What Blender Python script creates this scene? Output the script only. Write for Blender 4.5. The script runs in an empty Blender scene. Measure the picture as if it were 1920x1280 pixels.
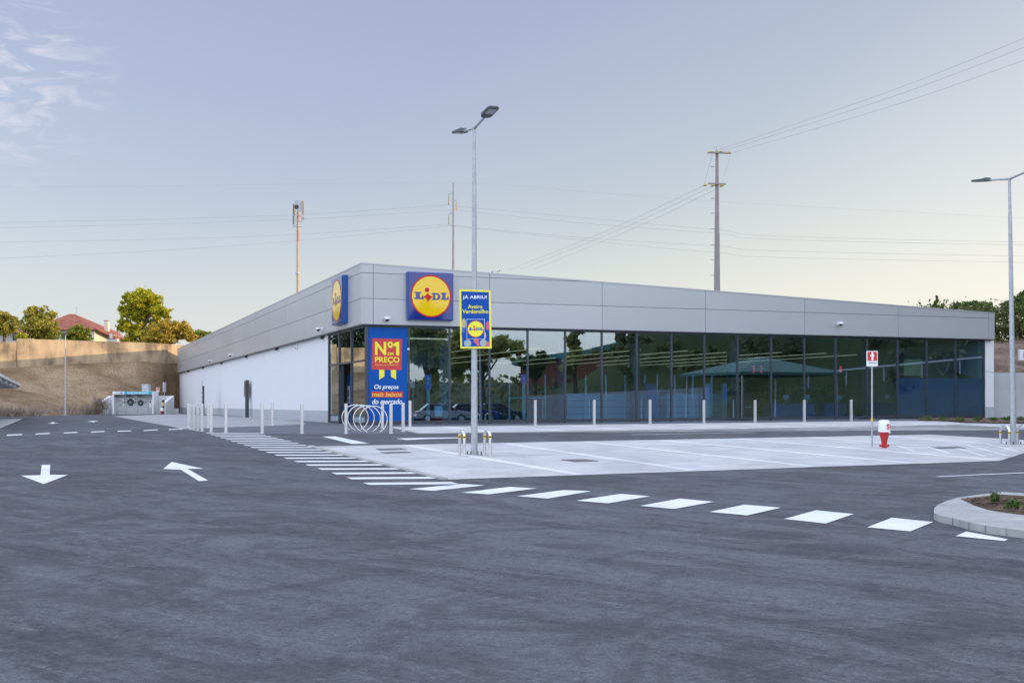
import bpy, bmesh, math, random
from mathutils import Vector, Matrix, noise
R = random.Random(7)
PI = math.pi
scene = bpy.context.scene
COL = scene.collection

# ------------------------------------------------------------------ survey of the place
F, CX, CY = 2247.0, 960.0, 758.0          # lens, centre and eye level in photo pixels
TH = math.atan2(2247.0, 5940.0)           # heading of the shop front
BX, BY = math.cos(TH), math.sin(TH)       # along the front (u)
VX, VY = -BY, BX                          # along the side, away from the street (v)
C0 = (-7.229, 57.6)                       # shop corner

def clamp(a, lo, hi): return max(lo, min(hi, a))
def uv(x, y):
    dx, dy = x - C0[0], y - C0[1]
    return dx*BX + dy*BY, dx*VX + dy*VY
def W(u, v, z=0.0): return Vector((C0[0] + u*BX + v*VX, C0[1] + u*BY + v*VY, z))
def gz(x, y):
    u, v = uv(x, y)
    return .0056*clamp(u, -90, 60) + .015*clamp(v, -110, 0)
def G(px, py, dz=0.0):
    k = (px - CX)/F; s = (py - CY)/F
    lo, hi = 1.0, 500.0
    for _ in range(60):
        m = (lo + hi)/2
        if 1 - s*m - gz(k*m, m) - dz > 0: lo = m
        else: hi = m
    return Vector((k*lo, lo, 1 - s*lo))
def AT(px, py, Y): return Vector(((px - CX)/F*Y, Y, 1 - (py - CY)/F*Y))
def FU(px, v=0.0):                         # u of a pixel column on the plane v
    k = (px - CX)/F
    ox, oy = C0[0] + v*VX, C0[1] + v*VY
    return (k*oy - ox)/(BX - k*BY)
def FZ(px, py, v=0.0):
    p = W(FU(px, v), v); return 1 - (py - CY)/F*p.y
def SV(px, u=0.0):
    k = (px - CX)/F
    ox, oy = C0[0] + u*BX, C0[1] + u*BY
    return (k*oy - ox)/(VX - k*VY)
def SZ(px, py, u=0.0):
    p = W(u, SV(px, u)); return 1 - (py - CY)/F*p.y
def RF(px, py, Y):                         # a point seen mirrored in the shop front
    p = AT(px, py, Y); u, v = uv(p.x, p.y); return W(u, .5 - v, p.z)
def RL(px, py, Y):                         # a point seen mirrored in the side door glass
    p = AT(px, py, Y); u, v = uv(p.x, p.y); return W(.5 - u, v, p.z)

# ------------------------------------------------------------------ materials
MATS = {}
def newmat(name):
    m = bpy.data.materials.new(name); m.use_nodes = True
    nt = m.node_tree; b = nt.nodes['Principled BSDF']
    MATS[name] = m
    return m, nt, b
def N(nt, t, **kw):
    n = nt.nodes.new(t)
    for k, v in kw.items():
        if k in n.inputs.keys(): n.inputs[k].default_value = v
        else: setattr(n, k, v)
    return n
def ramp(nt, src, stops):
    r = nt.nodes.new('ShaderNodeValToRGB')
    els = r.color_ramp.elements
    while len(els) < len(stops): els.new(.5)
    for e, (p, c) in zip(els, stops):
        e.position = p; e.color = (c[0], c[1], c[2], 1) if not isinstance(c, (int, float)) else (c, c, c, 1)
    nt.links.new(src, r.inputs[0]); return r
def c4(c): return (c[0], c[1], c[2], 1)
def vari(name, col, amt=.12, scale=3.0, rough=.6, metal=0.0, bump=0.0, bscale=60.0, spec=.5, coat=0.0):
    """a colour with gentle wear, some bump"""
    m, nt, b = newmat(name)
    tc = N(nt, 'ShaderNodeTexCoord')
    no = N(nt, 'ShaderNodeTexNoise', Scale=scale, Detail=6.0, Roughness=.65)
    nt.links.new(tc.outputs['Object'], no.inputs['Vector'])
    lo = [max(0, c*(1-amt)) for c in col]; hi = [min(1, c*(1+amt)) for c in col]
    r = ramp(nt, no.outputs['Fac'], [(.3, lo), (.7, hi)])
    nt.links.new(r.outputs[0], b.inputs['Base Color'])
    b.inputs['Roughness'].default_value = rough; b.inputs['Metallic'].default_value = metal
    b.inputs['Specular IOR Level'].default_value = spec
    b.inputs['Coat Weight'].default_value = coat
    if bump:
        n2 = N(nt, 'ShaderNodeTexNoise', Scale=bscale, Detail=4.0)
        nt.links.new(tc.outputs['Object'], n2.inputs['Vector'])
        bp = N(nt, 'ShaderNodeBump', Strength=bump, Distance=.02)
        nt.links.new(n2.outputs['Fac'], bp.inputs['Height']); nt.links.new(bp.outputs[0], b.inputs['Normal'])
    return m
def emit(name, col, s):
    m, nt, b = newmat(name)
    b.inputs['Base Color'].default_value = c4(col)
    b.inputs['Emission Color'].default_value = c4(col); b.inputs['Emission Strength'].default_value = s
    no = N(nt, 'ShaderNodeTexNoise', Scale=8.0)
    r = ramp(nt, no.outputs['Fac'], [(0, [c*.9 for c in col]), (1, col)])
    nt.links.new(r.outputs[0], b.inputs['Emission Color'])
    return m

def mat_asphalt():
    m, nt, b = newmat('asphalt')
    tc = N(nt, 'ShaderNodeTexCoord'); L = nt.links.new
    big = N(nt, 'ShaderNodeTexNoise', Scale=.22, Detail=5.0, Roughness=.6, Distortion=.6)
    L(tc.outputs['Object'], big.inputs['Vector'])
    mp = N(nt, 'ShaderNodeMapping', vector_type='TEXTURE'); mp.inputs['Rotation'].default_value = (0, 0, -.95); mp.inputs['Scale'].default_value = (5.5, .9, 1)
    L(tc.outputs['Object'], mp.inputs['Vector'])
    st = N(nt, 'ShaderNodeTexNoise', Scale=.55, Detail=7.0, Roughness=.7, Distortion=1.2)
    L(mp.outputs[0], st.inputs['Vector'])
    mp2 = N(nt, 'ShaderNodeMapping', vector_type='TEXTURE'); mp2.inputs['Rotation'].default_value = (0, 0, -.72); mp2.inputs['Scale'].default_value = (3.0, .55, 1)
    L(tc.outputs['Object'], mp2.inputs['Vector'])
    sc = N(nt, 'ShaderNodeTexNoise', Scale=1.6, Detail=8.0, Roughness=.75, Distortion=.8)
    L(mp2.outputs[0], sc.inputs['Vector'])
    gr = N(nt, 'ShaderNodeTexNoise', Scale=42.0, Detail=3.0, Roughness=.8); L(tc.outputs['Object'], gr.inputs['Vector'])
    vo = N(nt, 'ShaderNodeTexVoronoi', Scale=2.1); L(tc.outputs['Object'], vo.inputs['Vector'])
    r1 = ramp(nt, big.outputs['Fac'], [(.40, .0), (.60, 1.0)])
    r2 = ramp(nt, st.outputs['Fac'], [(.44, .0), (.64, 1.0)])
    r3 = ramp(nt, sc.outputs['Fac'], [(.52, .0), (.68, 1.0)])
    r4 = ramp(nt, gr.outputs['Fac'], [(.40, .0), (.60, 1.0)])
    r5 = ramp(nt, vo.outputs['Distance'], [(.0, 1.0), (.018, 1.0), (.026, .0)])
    fi = N(nt, 'ShaderNodeTexNoise', Scale=9.0, Detail=5.0, Roughness=.8, Distortion=.5); L(mp2.outputs[0], fi.inputs['Vector'])
    r5b = ramp(nt, fi.outputs['Fac'], [(.42, .0), (.6, 1.0)])
    def mix(f, a, bb):
        x = nt.nodes.new('ShaderNodeMix'); x.data_type = 'RGBA'
        if isinstance(f, float): x.inputs[0].default_value = f
        else: L(f, x.inputs[0])
        for s, i in ((a, 6), (bb, 7)):
            if isinstance(s, tuple): x.inputs[i].default_value = s
            else: L(s, x.inputs[i])
        return x.outputs[2]
    def mul(a, k):
        x = N(nt, 'ShaderNodeMath', operation='MULTIPLY'); L(a, x.inputs[0])
        if isinstance(k, float): x.inputs[1].default_value = k
        else: L(k, x.inputs[1])
        return x.outputs[0]
    c = mix(r1.outputs[0], (ASPH*.58, ASPH*.62, ASPH*.73, 1), (ASPH*1.0, ASPH*1.06, ASPH*1.22, 1))
    c = mix(mul(r2.outputs[0], .85), c, (ASPH*1.95, ASPH*2.03, ASPH*2.25, 1))
    c = mix(mul(mul(r3.outputs[0], r5b.outputs[0]), 1.0), c, (ASPH*3.1, ASPH*3.2, ASPH*3.4, 1))
    mid = N(nt, 'ShaderNodeTexNoise', Scale=11.0, Detail=6.0, Roughness=.85); L(tc.outputs['Object'], mid.inputs['Vector'])
    r6 = ramp(nt, mid.outputs['Fac'], [(.40, .0), (.50, .25), (.62, 1.0)]); r7 = ramp(nt, mid.outputs['Fac'], [(.36, 1.0), (.46, .0)])
    pa = N(nt, 'ShaderNodeTexNoise', Scale=.55, Detail=6.0, Roughness=.7, Distortion=1.5); L(tc.outputs['Object'], pa.inputs['Vector'])
    r8 = ramp(nt, pa.outputs['Fac'], [(.42, 1.0), (.52, .0)])
    mp3 = N(nt, 'ShaderNodeMapping', vector_type='TEXTURE'); mp3.inputs['Rotation'].default_value = (0, 0, -.62); mp3.inputs['Scale'].default_value = (24, .42, 1); L(tc.outputs['Object'], mp3.inputs['Vector'])
    ty = N(nt, 'ShaderNodeTexNoise', Scale=.9, Detail=5.0, Roughness=.6, Distortion=.25); L(mp3.outputs[0], ty.inputs['Vector'])
    r9 = ramp(nt, ty.outputs['Fac'], [(.52, .0), (.62, 1.0)]); r10 = ramp(nt, ty.outputs['Fac'], [(.36, 1.0), (.45, .0)])
    c = mix(mul(r9.outputs[0], .5), c, (ASPH*1.9, ASPH*1.97, ASPH*2.15, 1))
    c = mix(mul(r10.outputs[0], .35), c, (ASPH*.5, ASPH*.53, ASPH*.62, 1))
    c = mix(mul(r6.outputs[0], .6), c, (ASPH*2.2, ASPH*2.27, ASPH*2.45, 1))
    c = mix(mul(r7.outputs[0], .6), c, (ASPH*.4, ASPH*.42, ASPH*.48, 1))
    c = mix(mul(r8.outputs[0], .5), c, (ASPH*.48, ASPH*.51, ASPH*.6, 1))
    c = mix(mul(r4.outputs[0], .55), c, (ASPH*.40, ASPH*.41, ASPH*.45, 1))
    c = mix(mul(r5.outputs[0], .6), c, (.45, .44, .42, 1))
    L(c, b.inputs['Base Color'])
    b.inputs['Roughness'].default_value = .8; b.inputs['Specular IOR Level'].default_value = .35
    bp = N(nt, 'ShaderNodeBump', Strength=.5, Distance=.012); L(gr.outputs['Fac'], bp.inputs['Height'])
    L(bp.outputs[0], b.inputs['Normal'])
    return m

def mat_pavers(name, col, bw, bh, mort=.012, dark=.75, amt=.1):
    m, nt, b = newmat(name); L = nt.links.new
    tc = N(nt, 'ShaderNodeTexCoord')
    mp = N(nt, 'ShaderNodeMapping'); mp.inputs['Rotation'].default_value = (0, 0, -TH); L(tc.outputs['Object'], mp.inputs['Vector'])
    br = N(nt, 'ShaderNodeTexBrick', Scale=1.0)
    br.inputs['Brick Width'].default_value = bw; br.inputs['Row Height'].default_value = bh
    br.inputs['Mortar Size'].default_value = mort; br.inputs['Mortar Smooth'].default_value = .1
    br.inputs['Color1'].default_value = c4([c*(1-amt) for c in col]); br.inputs['Color2'].default_value = c4([c*(1+amt) for c in col])
    br.inputs['Mortar'].default_value = c4([c*dark for c in col]); L(mp.outputs[0], br.inputs['Vector'])
    no = N(nt, 'ShaderNodeTexNoise', Scale=.5, Detail=8.0, Roughness=.7); L(tc.outputs['Object'], no.inputs['Vector'])
    r = ramp(nt, no.outputs['Fac'], [(.36, .78), (.62, 1.06)])
    mx = nt.nodes.new('ShaderNodeMix'); mx.data_type = 'RGBA'; mx.blend_type = 'MULTIPLY'; mx.inputs[0].default_value = 1
    L(br.outputs['Color'], mx.inputs[6]); L(r.outputs[0], mx.inputs[7]); L(mx.outputs[2], b.inputs['Base Color'])
    b.inputs['Roughness'].default_value = .85
    return m

def mat_earth(name, c1, c2, c3, scale=.35):
    m, nt, b = newmat(name); L = nt.links.new
    tc = N(nt, 'ShaderNodeTexCoord')
    no = N(nt, 'ShaderNodeTexNoise', Scale=scale, Detail=9.0, Roughness=.7); L(tc.outputs['Object'], no.inputs['Vector'])
    r = ramp(nt, no.outputs['Fac'], [(.38, c1), (.5, c2), (.62, c3)])
    n2 = N(nt, 'ShaderNodeTexNoise', Scale=6.0, Detail=6.0, Roughness=.75); L(tc.outputs['Object'], n2.inputs['Vector'])
    r2 = ramp(nt, n2.outputs['Fac'], [(.38, .6), (.62, 1.25)])
    mx = nt.nodes.new('ShaderNodeMix'); mx.data_type = 'RGBA'; mx.blend_type = 'MULTIPLY'; mx.inputs[0].default_value = 1
    L(r.outputs[0], mx.inputs[6]); L(r2.outputs[0], mx.inputs[7]); L(mx.outputs[2], b.inputs['Base Color'])
    b.inputs['Roughness'].default_value = .95; b.inputs['Specular IOR Level'].default_value = .1
    bp = N(nt, 'ShaderNodeBump', Strength=.8, Distance=.15); L(n2.outputs['Fac'], bp.inputs['Height']); L(bp.outputs[0], b.inputs['Normal'])
    return m

def mat_stained(name, base, stain, sx=.5):
    """old rendered wall: streaks running down"""
    m, nt, b = newmat(name); L = nt.links.new
    tc = N(nt, 'ShaderNodeTexCoord')
    mp = N(nt, 'ShaderNodeMapping'); mp.inputs['Scale'].default_value = (sx, sx, .09); L(tc.outputs['Object'], mp.inputs['Vector'])
    no = N(nt, 'ShaderNodeTexNoise', Scale=2.0, Detail=8.0, Roughness=.7); L(mp.outputs[0], no.inputs['Vector'])
    n2 = N(nt, 'ShaderNodeTexNoise', Scale=.4, Detail=6.0); L(tc.outputs['Object'], n2.inputs['Vector'])
    ad = N(nt, 'ShaderNodeMath', operation='ADD'); L(no.outputs['Fac'], ad.inputs[0]); L(n2.outputs['Fac'], ad.inputs[1])
    hf = N(nt, 'ShaderNodeMath', operation='MULTIPLY'); L(ad.outputs[0], hf.inputs[0]); hf.inputs[1].default_value = .5
    r = ramp(nt, hf.outputs[0], [(.41, [x*1.12 for x in base]), (.485, [x*.8+y*.2 for x, y in zip(base, stain)]), (.56, [x*.3+y*.7 for x, y in zip(base, stain)])])
    L(r.outputs[0], b.inputs['Base Color']); b.inputs['Roughness'].default_value = .9
    return m

def mat_leaf(name, c1, c2, trans=.35):
    m, nt, b = newmat(name); L = nt.links.new
    ge = N(nt, 'ShaderNodeNewGeometry')
    r = ramp(nt, ge.outputs['Random Per Island'], [(0, c1), (1, c2)])
    L(r.outputs[0], b.inputs['Base Color']); b.inputs['Roughness'].default_value = .55; b.inputs['Specular IOR Level'].default_value = .3
    t = N(nt, 'ShaderNodeBsdfTranslucent'); L(r.outputs[0], t.inputs['Color'])
    mx = N(nt, 'ShaderNodeMixShader'); mx.inputs[0].default_value = trans
    out = nt.nodes['Material Output']; L(b.outputs[0], mx.inputs[1]); L(t.outputs[0], mx.inputs[2]); L(mx.outputs[0], out.inputs[0])
    return m

def mat_glass(name, tint, base, gain):
    m, nt, b = newmat(name); L = nt.links.new
    nt.nodes.remove(b)
    tr = N(nt, 'ShaderNodeBsdfTransparent'); tr.inputs[0].default_value = c4(tint)
    gl = N(nt, 'ShaderNodeBsdfGlossy'); gl.inputs['Roughness'].default_value = 0.0; gl.inputs[0].default_value = (.86, .95, 1, 1)
    no = N(nt, 'ShaderNodeTexNoise', Scale=.35, Detail=1.0); tc = N(nt, 'ShaderNodeTexCoord'); L(tc.outputs['Object'], no.inputs['Vector'])
    bp = N(nt, 'ShaderNodeBump', Strength=.02, Distance=.02); L(no.outputs['Fac'], bp.inputs['Height']); L(bp.outputs[0], gl.inputs['Normal'])
    ge = N(nt, 'ShaderNodeNewGeometry'); dt = N(nt, 'ShaderNodeVectorMath', operation='DOT_PRODUCT'); L(ge.outputs['Normal'], dt.inputs[0]); L(ge.outputs['Incoming'], dt.inputs[1])
    ab = N(nt, 'ShaderNodeMath', operation='ABSOLUTE'); L(dt.outputs['Value'], ab.inputs[0])
    om = N(nt, 'ShaderNodeMath', operation='SUBTRACT'); om.inputs[0].default_value = 1; L(ab.outputs[0], om.inputs[1])
    p5 = N(nt, 'ShaderNodeMath', operation='POWER'); L(om.outputs[0], p5.inputs[0]); p5.inputs[1].default_value = 5
    fr = N(nt, 'ShaderNodeMath', operation='MULTIPLY_ADD'); L(p5.outputs[0], fr.inputs[0]); fr.inputs[1].default_value = .96; fr.inputs[2].default_value = .04
    ma = N(nt, 'ShaderNodeMath', operation='MULTIPLY_ADD'); L(fr.outputs[0], ma.inputs[0]); ma.inputs[1].default_value = gain; ma.inputs[2].default_value = base; ma.use_clamp = True
    mx = N(nt, 'ShaderNodeMixShader'); L(ma.outputs[0], mx.inputs[0]); L(tr.outputs[0], mx.inputs[1]); L(gl.outputs[0], mx.inputs[2])
    L(mx.outputs[0], nt.nodes['Material Output'].inputs[0])
    return m

def mat_paint():
    m, nt, b = newmat('road_paint'); L = nt.links.new
    tc = N(nt, 'ShaderNodeTexCoord')
    a = N(nt, 'ShaderNodeTexNoise', Scale=1.3, Detail=8.0, Roughness=.75); L(tc.outputs['Object'], a.inputs['Vector'])
    c = N(nt, 'ShaderNodeTexNoise', Scale=30.0, Detail=4.0, Roughness=.8); L(tc.outputs['Object'], c.inputs['Vector'])
    s = N(nt, 'ShaderNodeMath', operation='ADD'); L(a.outputs['Fac'], s.inputs[0]); L(c.outputs['Fac'], s.inputs[1])
    h = N(nt, 'ShaderNodeMath', operation='MULTIPLY'); L(s.outputs[0], h.inputs[0]); h.inputs[1].default_value = .5
    r = ramp(nt, h.outputs[0], [(.36, (.30,.30,.32)), (.43, (.62,.63,.64)), (.52, (.74,.75,.76))])
    L(r.outputs[0], b.inputs['Base Color']); b.inputs['Roughness'].default_value = .6
def mat_striped(name, c1, c2, period, axis='Z', half=.5):
    m, nt, b = newmat(name); L = nt.links.new
    tc = N(nt, 'ShaderNodeTexCoord'); sp = N(nt, 'ShaderNodeSeparateXYZ'); L(tc.outputs['Object'], sp.inputs[0])
    d = N(nt, 'ShaderNodeMath', operation='DIVIDE'); L(sp.outputs[axis], d.inputs[0]); d.inputs[1].default_value = period
    fr = N(nt, 'ShaderNodeMath', operation='FRACT'); L(d.outputs[0], fr.inputs[0])
    r = ramp(nt, fr.outputs[0], [(0, c1), (half, c2)]); r.color_ramp.interpolation = 'CONSTANT'
    L(r.outputs[0], b.inputs['Base Color']); b.inputs['Roughness'].default_value = .5
    return m

def mat_tiles(name, col):
    m, nt, b = newmat(name); L = nt.links.new
    tc = N(nt, 'ShaderNodeTexCoord')
    wv = N(nt, 'ShaderNodeTexWave', Scale=2.2, Distortion=.6); L(tc.outputs['Object'], wv.inputs['Vector'])
    no = N(nt, 'ShaderNodeTexNoise', Scale=1.5, Detail=6.0); L(tc.outputs['Object'], no.inputs['Vector'])
    r = ramp(nt, no.outputs['Fac'], [(.3, [c*.7 for c in col]), (.7, [c*1.2 for c in col])])
    L(r.outputs[0], b.inputs['Base Color']); b.inputs['Roughness'].default_value = .85
    bp = N(nt, 'ShaderNodeBump', Strength=.8, Distance=.1); L(wv.outputs['Fac'], bp.inputs['Height']); L(bp.outputs[0], b.inputs['Normal'])
    return m

# ------------------------------------------------------------------ mesh helpers
class MB:
    def __init__(s): s.v = []; s.f = []
    def add(s, vs, fs):
        o = len(s.v); s.v += [tuple(p) for p in vs]; s.f += [tuple(i + o for i in f) for f in fs]; return s
    def box(s, x0, x1, y0, y1, z0, z1):
        return s.add([(x0,y0,z0),(x1,y0,z0),(x1,y1,z0),(x0,y1,z0),(x0,y0,z1),(x1,y0,z1),(x1,y1,z1),(x0,y1,z1)],
                     [(3,2,1,0),(4,5,6,7),(0,1,5,4),(1,2,6,5),(2,3,7,6),(3,0,4,7)])
    def hexa(s, b4, t4):
        return s.add(list(b4) + list(t4), [(3,2,1,0),(4,5,6,7),(0,1,5,4),(1,2,6,5),(2,3,7,6),(3,0,4,7)])
    def beam(s, p, q, w, h, up=(0,0,1)):
        p, q = Vector(p), Vector(q); d = (q-p).normalized(); up = Vector(up)
        a = d.cross(up)
        if a.length < 1e-4: a = d.cross(Vector((1,0,0)))
        a.normalize(); b = a.cross(d)
        a *= w/2; b *= h/2
        return s.hexa([p-a-b, p+a-b, q+a-b, q-a-b], [p-a+b, p+a+b, q+a+b, q-a+b])
    def tube(s, pts, rad, n=12, cap=True):
        pts = [Vector(p) for p in pts]
        rads = rad if isinstance(rad, (list, tuple)) else [rad]*len(pts)
        vs, fs = [], []; ref = None
        for i, p in enumerate(pts):
            d = (pts[min(i+1, len(pts)-1)] - pts[max(i-1, 0)]).normalized()
            if ref is None:
                ref = d.cross(Vector((0,0,1)))
                if ref.length < 1e-3: ref = Vector((1,0,0))
            a = (ref - d*ref.dot(d)).normalized(); ref = a; b = d.cross(a)
            for k in range(n):
                t = 2*PI*k/n; vs.append(p + (a*math.cos(t) + b*math.sin(t))*rads[i])
        for i in range(len(pts)-1):
            for k in range(n):
                k2 = (k+1) % n; fs.append((i*n+k, i*n+k2, (i+1)*n+k2, (i+1)*n+k))
        if cap: fs.append(tuple(range(n-1, -1, -1))); fs.append(tuple((len(pts)-1)*n + k for k in range(n)))
        return s.add(vs, fs)
    def lathe(s, prof, n=24, c=(0,0,0)):
        vs, fs = [], []
        for r, z in prof:
            for k in range(n):
                t = 2*PI*k/n; vs.append((c[0]+r*math.cos(t), c[1]+r*math.sin(t), c[2]+z))
        for i in range(len(prof)-1):
            for k in range(n):
                k2 = (k+1) % n; fs.append((i*n+k, i*n+k2, (i+1)*n+k2, (i+1)*n+k))
        fs.append(tuple(range(n-1, -1, -1))); fs.append(tuple((len(prof)-1)*n + k for k in range(n)))
        return s.add(vs, fs)
    def ball(s, c, r, n=10, sq=(1,1,1)):
        prof = [(max(1e-3, math.sin(PI*i/n)), -math.cos(PI*i/n)) for i in range(n+1)]
        vs, fs = [], []; m = n*2
        for pr, z in prof:
            for k in range(m):
                t = 2*PI*k/m; vs.append((c[0]+r*sq[0]*pr*math.cos(t), c[1]+r*sq[1]*pr*math.sin(t), c[2]+r*sq[2]*z))
        for i in range(n):
            for k in range(m):
                k2 = (k+1) % m; fs.append((i*m+k, i*m+k2, (i+1)*m+k2, (i+1)*m+k))
        return s.add(vs, fs)
    def prism(s, poly, y0, y1):            # outline in x,z; thickness in y
        n = len(poly); vs = [(x, y0, z) for x, z in poly] + [(x, y1, z) for x, z in poly]
        fs = [tuple(range(n)), tuple(range(2*n-1, n-1, -1))]
        for i in range(n):
            j = (i+1) % n; fs.append((i, n+i, n+j, j))
        return s.add(vs, fs)
    def build(s, name, mat, parent=None, smooth=False, bevel=0.0, loc=None):
        me = bpy.data.meshes.new(name); me.from_pydata([tuple(p) for p in s.v], [], s.f)
        bm = bmesh.new(); bm.from_mesh(me); bmesh.ops.recalc_face_normals(bm, faces=bm.faces); bm.to_mesh(me); bm.free()
        return link(name, me, mat, parent, smooth, bevel, loc)
def link(name, me, mat, parent=None, smooth=False, bevel=0.0, loc=None):
    if mat is not None: me.materials.clear(); me.materials.append(MATS[mat] if isinstance(mat, str) else mat)
    if smooth:
        me.polygons.foreach_set('use_smooth', [True]*len(me.polygons))
        try: me.set_sharp_from_angle(angle=math.radians(40))
        except Exception: pass
    o = bpy.data.objects.new(name, me); COL.objects.link(o)
    if parent is not None: o.parent = parent
    if loc is not None: o.location = loc
    if bevel:
        bv = o.modifiers.new('bevel', 'BEVEL'); bv.width = bevel; bv.segments = 2; bv.limit_method = 'ANGLE'
    return o
def tag(o, label=None, cat=None, group=None, kind=None):
    if label: o['label'] = label
    if cat: o['category'] = cat
    if group: o['group'] = group
    if kind: o['kind'] = kind
    return o
def thing(name, label, cat, loc=(0,0,0), rotz=0.0, group=None):
    o = bpy.data.objects.new(name, None); COL.objects.link(o); o.empty_display_size = .3
    o.location = loc; o.rotation_euler = (0, 0, rotz)
    return tag(o, label, cat, group)
def dup(root, loc, label, rotz=None, group=None, sz=None):
    r = root.copy(); COL.objects.link(r); r.location = loc
    if rotz is not None: r.rotation_euler = (0, 0, rotz)
    if sz: r.scale = sz
    r['label'] = label
    if group: r['group'] = group
    for ch in list(root.children):
        c = ch.copy(); COL.objects.link(c); c.parent = r
        for g in list(ch.children):
            d = g.copy(); COL.objects.link(d); d.parent = c
    return r

def sheet(name, pts, mat, dz, parent=None, thick=0.0):
    """a flat piece of ground, following the fall of the site; pts are world (x, y)"""
    bm = bmesh.new()
    vs = [bm.verts.new((p[0], p[1], 0)) for p in pts]
    f = bm.faces.new(vs)
    if f.normal.z < 0: f.normal_flip()
    bmesh.ops.triangulate(bm, faces=bm.faces[:])
    for uu, vv, nx in ((0,0,(VX,VY,0)), (-90,0,(BX,BY,0)), (60,0,(BX,BY,0)), (0,-110,(VX,VY,0))):
        p = W(uu, vv)
        bmesh.ops.bisect_plane(bm, geom=bm.verts[:]+bm.edges[:]+bm.faces[:], plane_co=p, plane_no=nx)
    for v in bm.verts: v.co.z = gz(v.co.x, v.co.y) + dz
    bm.normal_update()
    for f in bm.faces:
        if f.normal.z < 0: f.normal_flip()
    if thick:
        r = bmesh.ops.extrude_face_region(bm, geom=bm.faces[:])
        bmesh.ops.translate(bm, verts=[g for g in r['geom'] if isinstance(g, bmesh.types.BMVert)], vec=(0,0,thick))
        bmesh.ops.recalc_face_normals(bm, faces=bm.faces[:])
    me = bpy.data.meshes.new(name); bm.to_mesh(me); bm.free()
    return link(name, me, mat, parent)
def gp(*pix): return [G(a, b).xy for a, b in pix]
def line(name, a, b, w, mat, dz, parent, wpx=None):
    """painted line between two photo points, w metres wide"""
    p, q = G(*a), G(*b); d = (q-p).xy.normalized(); n = Vector((-d.y, d.x))*w/2
    return sheet(name, [p.xy-n, p.xy+n, q.xy+n, q.xy-n], mat, dz, parent)

# ---- lettering and flat shapes (x to the right, z up, facing -y)
def curve_mesh(cu, flip=True):
    o = bpy.data.objects.new('tmp', cu); COL.objects.link(o)
    dg = bpy.context.evaluated_depsgraph_get(); dg.update()
    me = bpy.data.meshes.new_from_object(o.evaluated_get(dg)); bpy.data.objects.remove(o); bpy.data.curves.remove(cu)
    return me
def place_flat(me, x0, x1, z0, z1, y, fit=True):
    xs = [v.co.x for v in me.vertices]; ys = [v.co.y for v in me.vertices]
    ax, bx, ay, by = min(xs), max(xs), min(ys), max(ys)
    for v in me.vertices:
        x, yy, d = v.co.x, v.co.y, v.co.z
        if fit:
            x = x0 + (x-ax)/max(1e-6, bx-ax)*(x1-x0); yy = z0 + (yy-ay)/max(1e-6, by-ay)*(z1-z0)
        v.co = (x, y - d, yy)
def text(name, s, box, y, mat, parent, bold=.0, shear=0.0, ext=.004, fit=True):
    cu = bpy.data.curves.new('t', 'FONT'); cu.body = s; cu.size = 1; cu.offset = bold; cu.shear = shear; cu.extrude = .001
    cu.resolution_u = 6
    me = curve_mesh(cu)
    for v in me.vertices: v.co.z = ext if v.co.z > 0 else -ext
    place_flat(me, *box, y); me.name = name
    return link(name, me, mat, parent)
def flat(name, polys, y, mat, parent, ext=.004):
    """polys: closed outlines in x,z (a nested one is a hole)"""
    cu = bpy.data.curves.new('s', 'CURVE'); cu.dimensions = '2D'; cu.fill_mode = 'BOTH'; cu.extrude = ext
    for p in polys:
        sp = cu.splines.new('POLY'); sp.points.add(len(p)-1); sp.use_cyclic_u = True
        for k, (a, b) in enumerate(p): sp.points[k].co = (a, b, 0, 1)
    me = curve_mesh(cu); place_flat(me, 0, 0, 0, 0, y, fit=False); me.name = name
    return link(name, me, mat, parent)
def circ(cx, cz, rx, rz=None, n=56):
    rz = rz or rx
    return [(cx + rx*math.cos(2*PI*k/n), cz + rz*math.sin(2*PI*k/n)) for k in range(n)]
def rect(x0, x1, z0, z1): return [(x0,z0),(x1,z0),(x1,z1),(x0,z1)]

# ------------------------------------------------------------------ plants
def leaves(mb, blobs, n, size, rnd, flat_=0.0, shell=.55, clump=.30):
    """leaf faces gathered in clumps on the lobes of a crown, so that gaps stay between them"""
    tot = sum(b[3]*b[4]*b[5] for b in blobs)
    for (cx, cy, cz, rx, ry, rz) in blobs:
        k = int(n*rx*ry*rz/tot); nc = max(5, int(k/46)); cs = []
        for _ in range(nc):
            d = Vector((rnd.gauss(0,1), rnd.gauss(0,1), rnd.gauss(0,1))).normalized(); t = rnd.uniform(shell, 1.08)
            cs.append((d*t, clump*rnd.uniform(.55, 1.3)))
        for i in range(k):
            c, cr = cs[i % nc]; e = Vector((rnd.gauss(0,1), rnd.gauss(0,1), rnd.gauss(0,.8)))*cr*.55
            q = c + e; p = Vector((cx+q.x*rx, cy+q.y*ry, cz+q.z*rz))
            a = (Vector((rnd.gauss(0,1), rnd.gauss(0,1), rnd.gauss(0,1)*(1-flat_))) + c*.4).normalized()
            b = a.cross(Vector((rnd.gauss(0,1), rnd.gauss(0,1), rnd.gauss(0,1)))).normalized()
            s = size*rnd.uniform(.55, 1.3); a *= s; b *= s*.55
            mb.add([p-a, p-b*.9+a*.1, p+a, p+b*.9+a*.1], [(0,1,2,3)])
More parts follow.
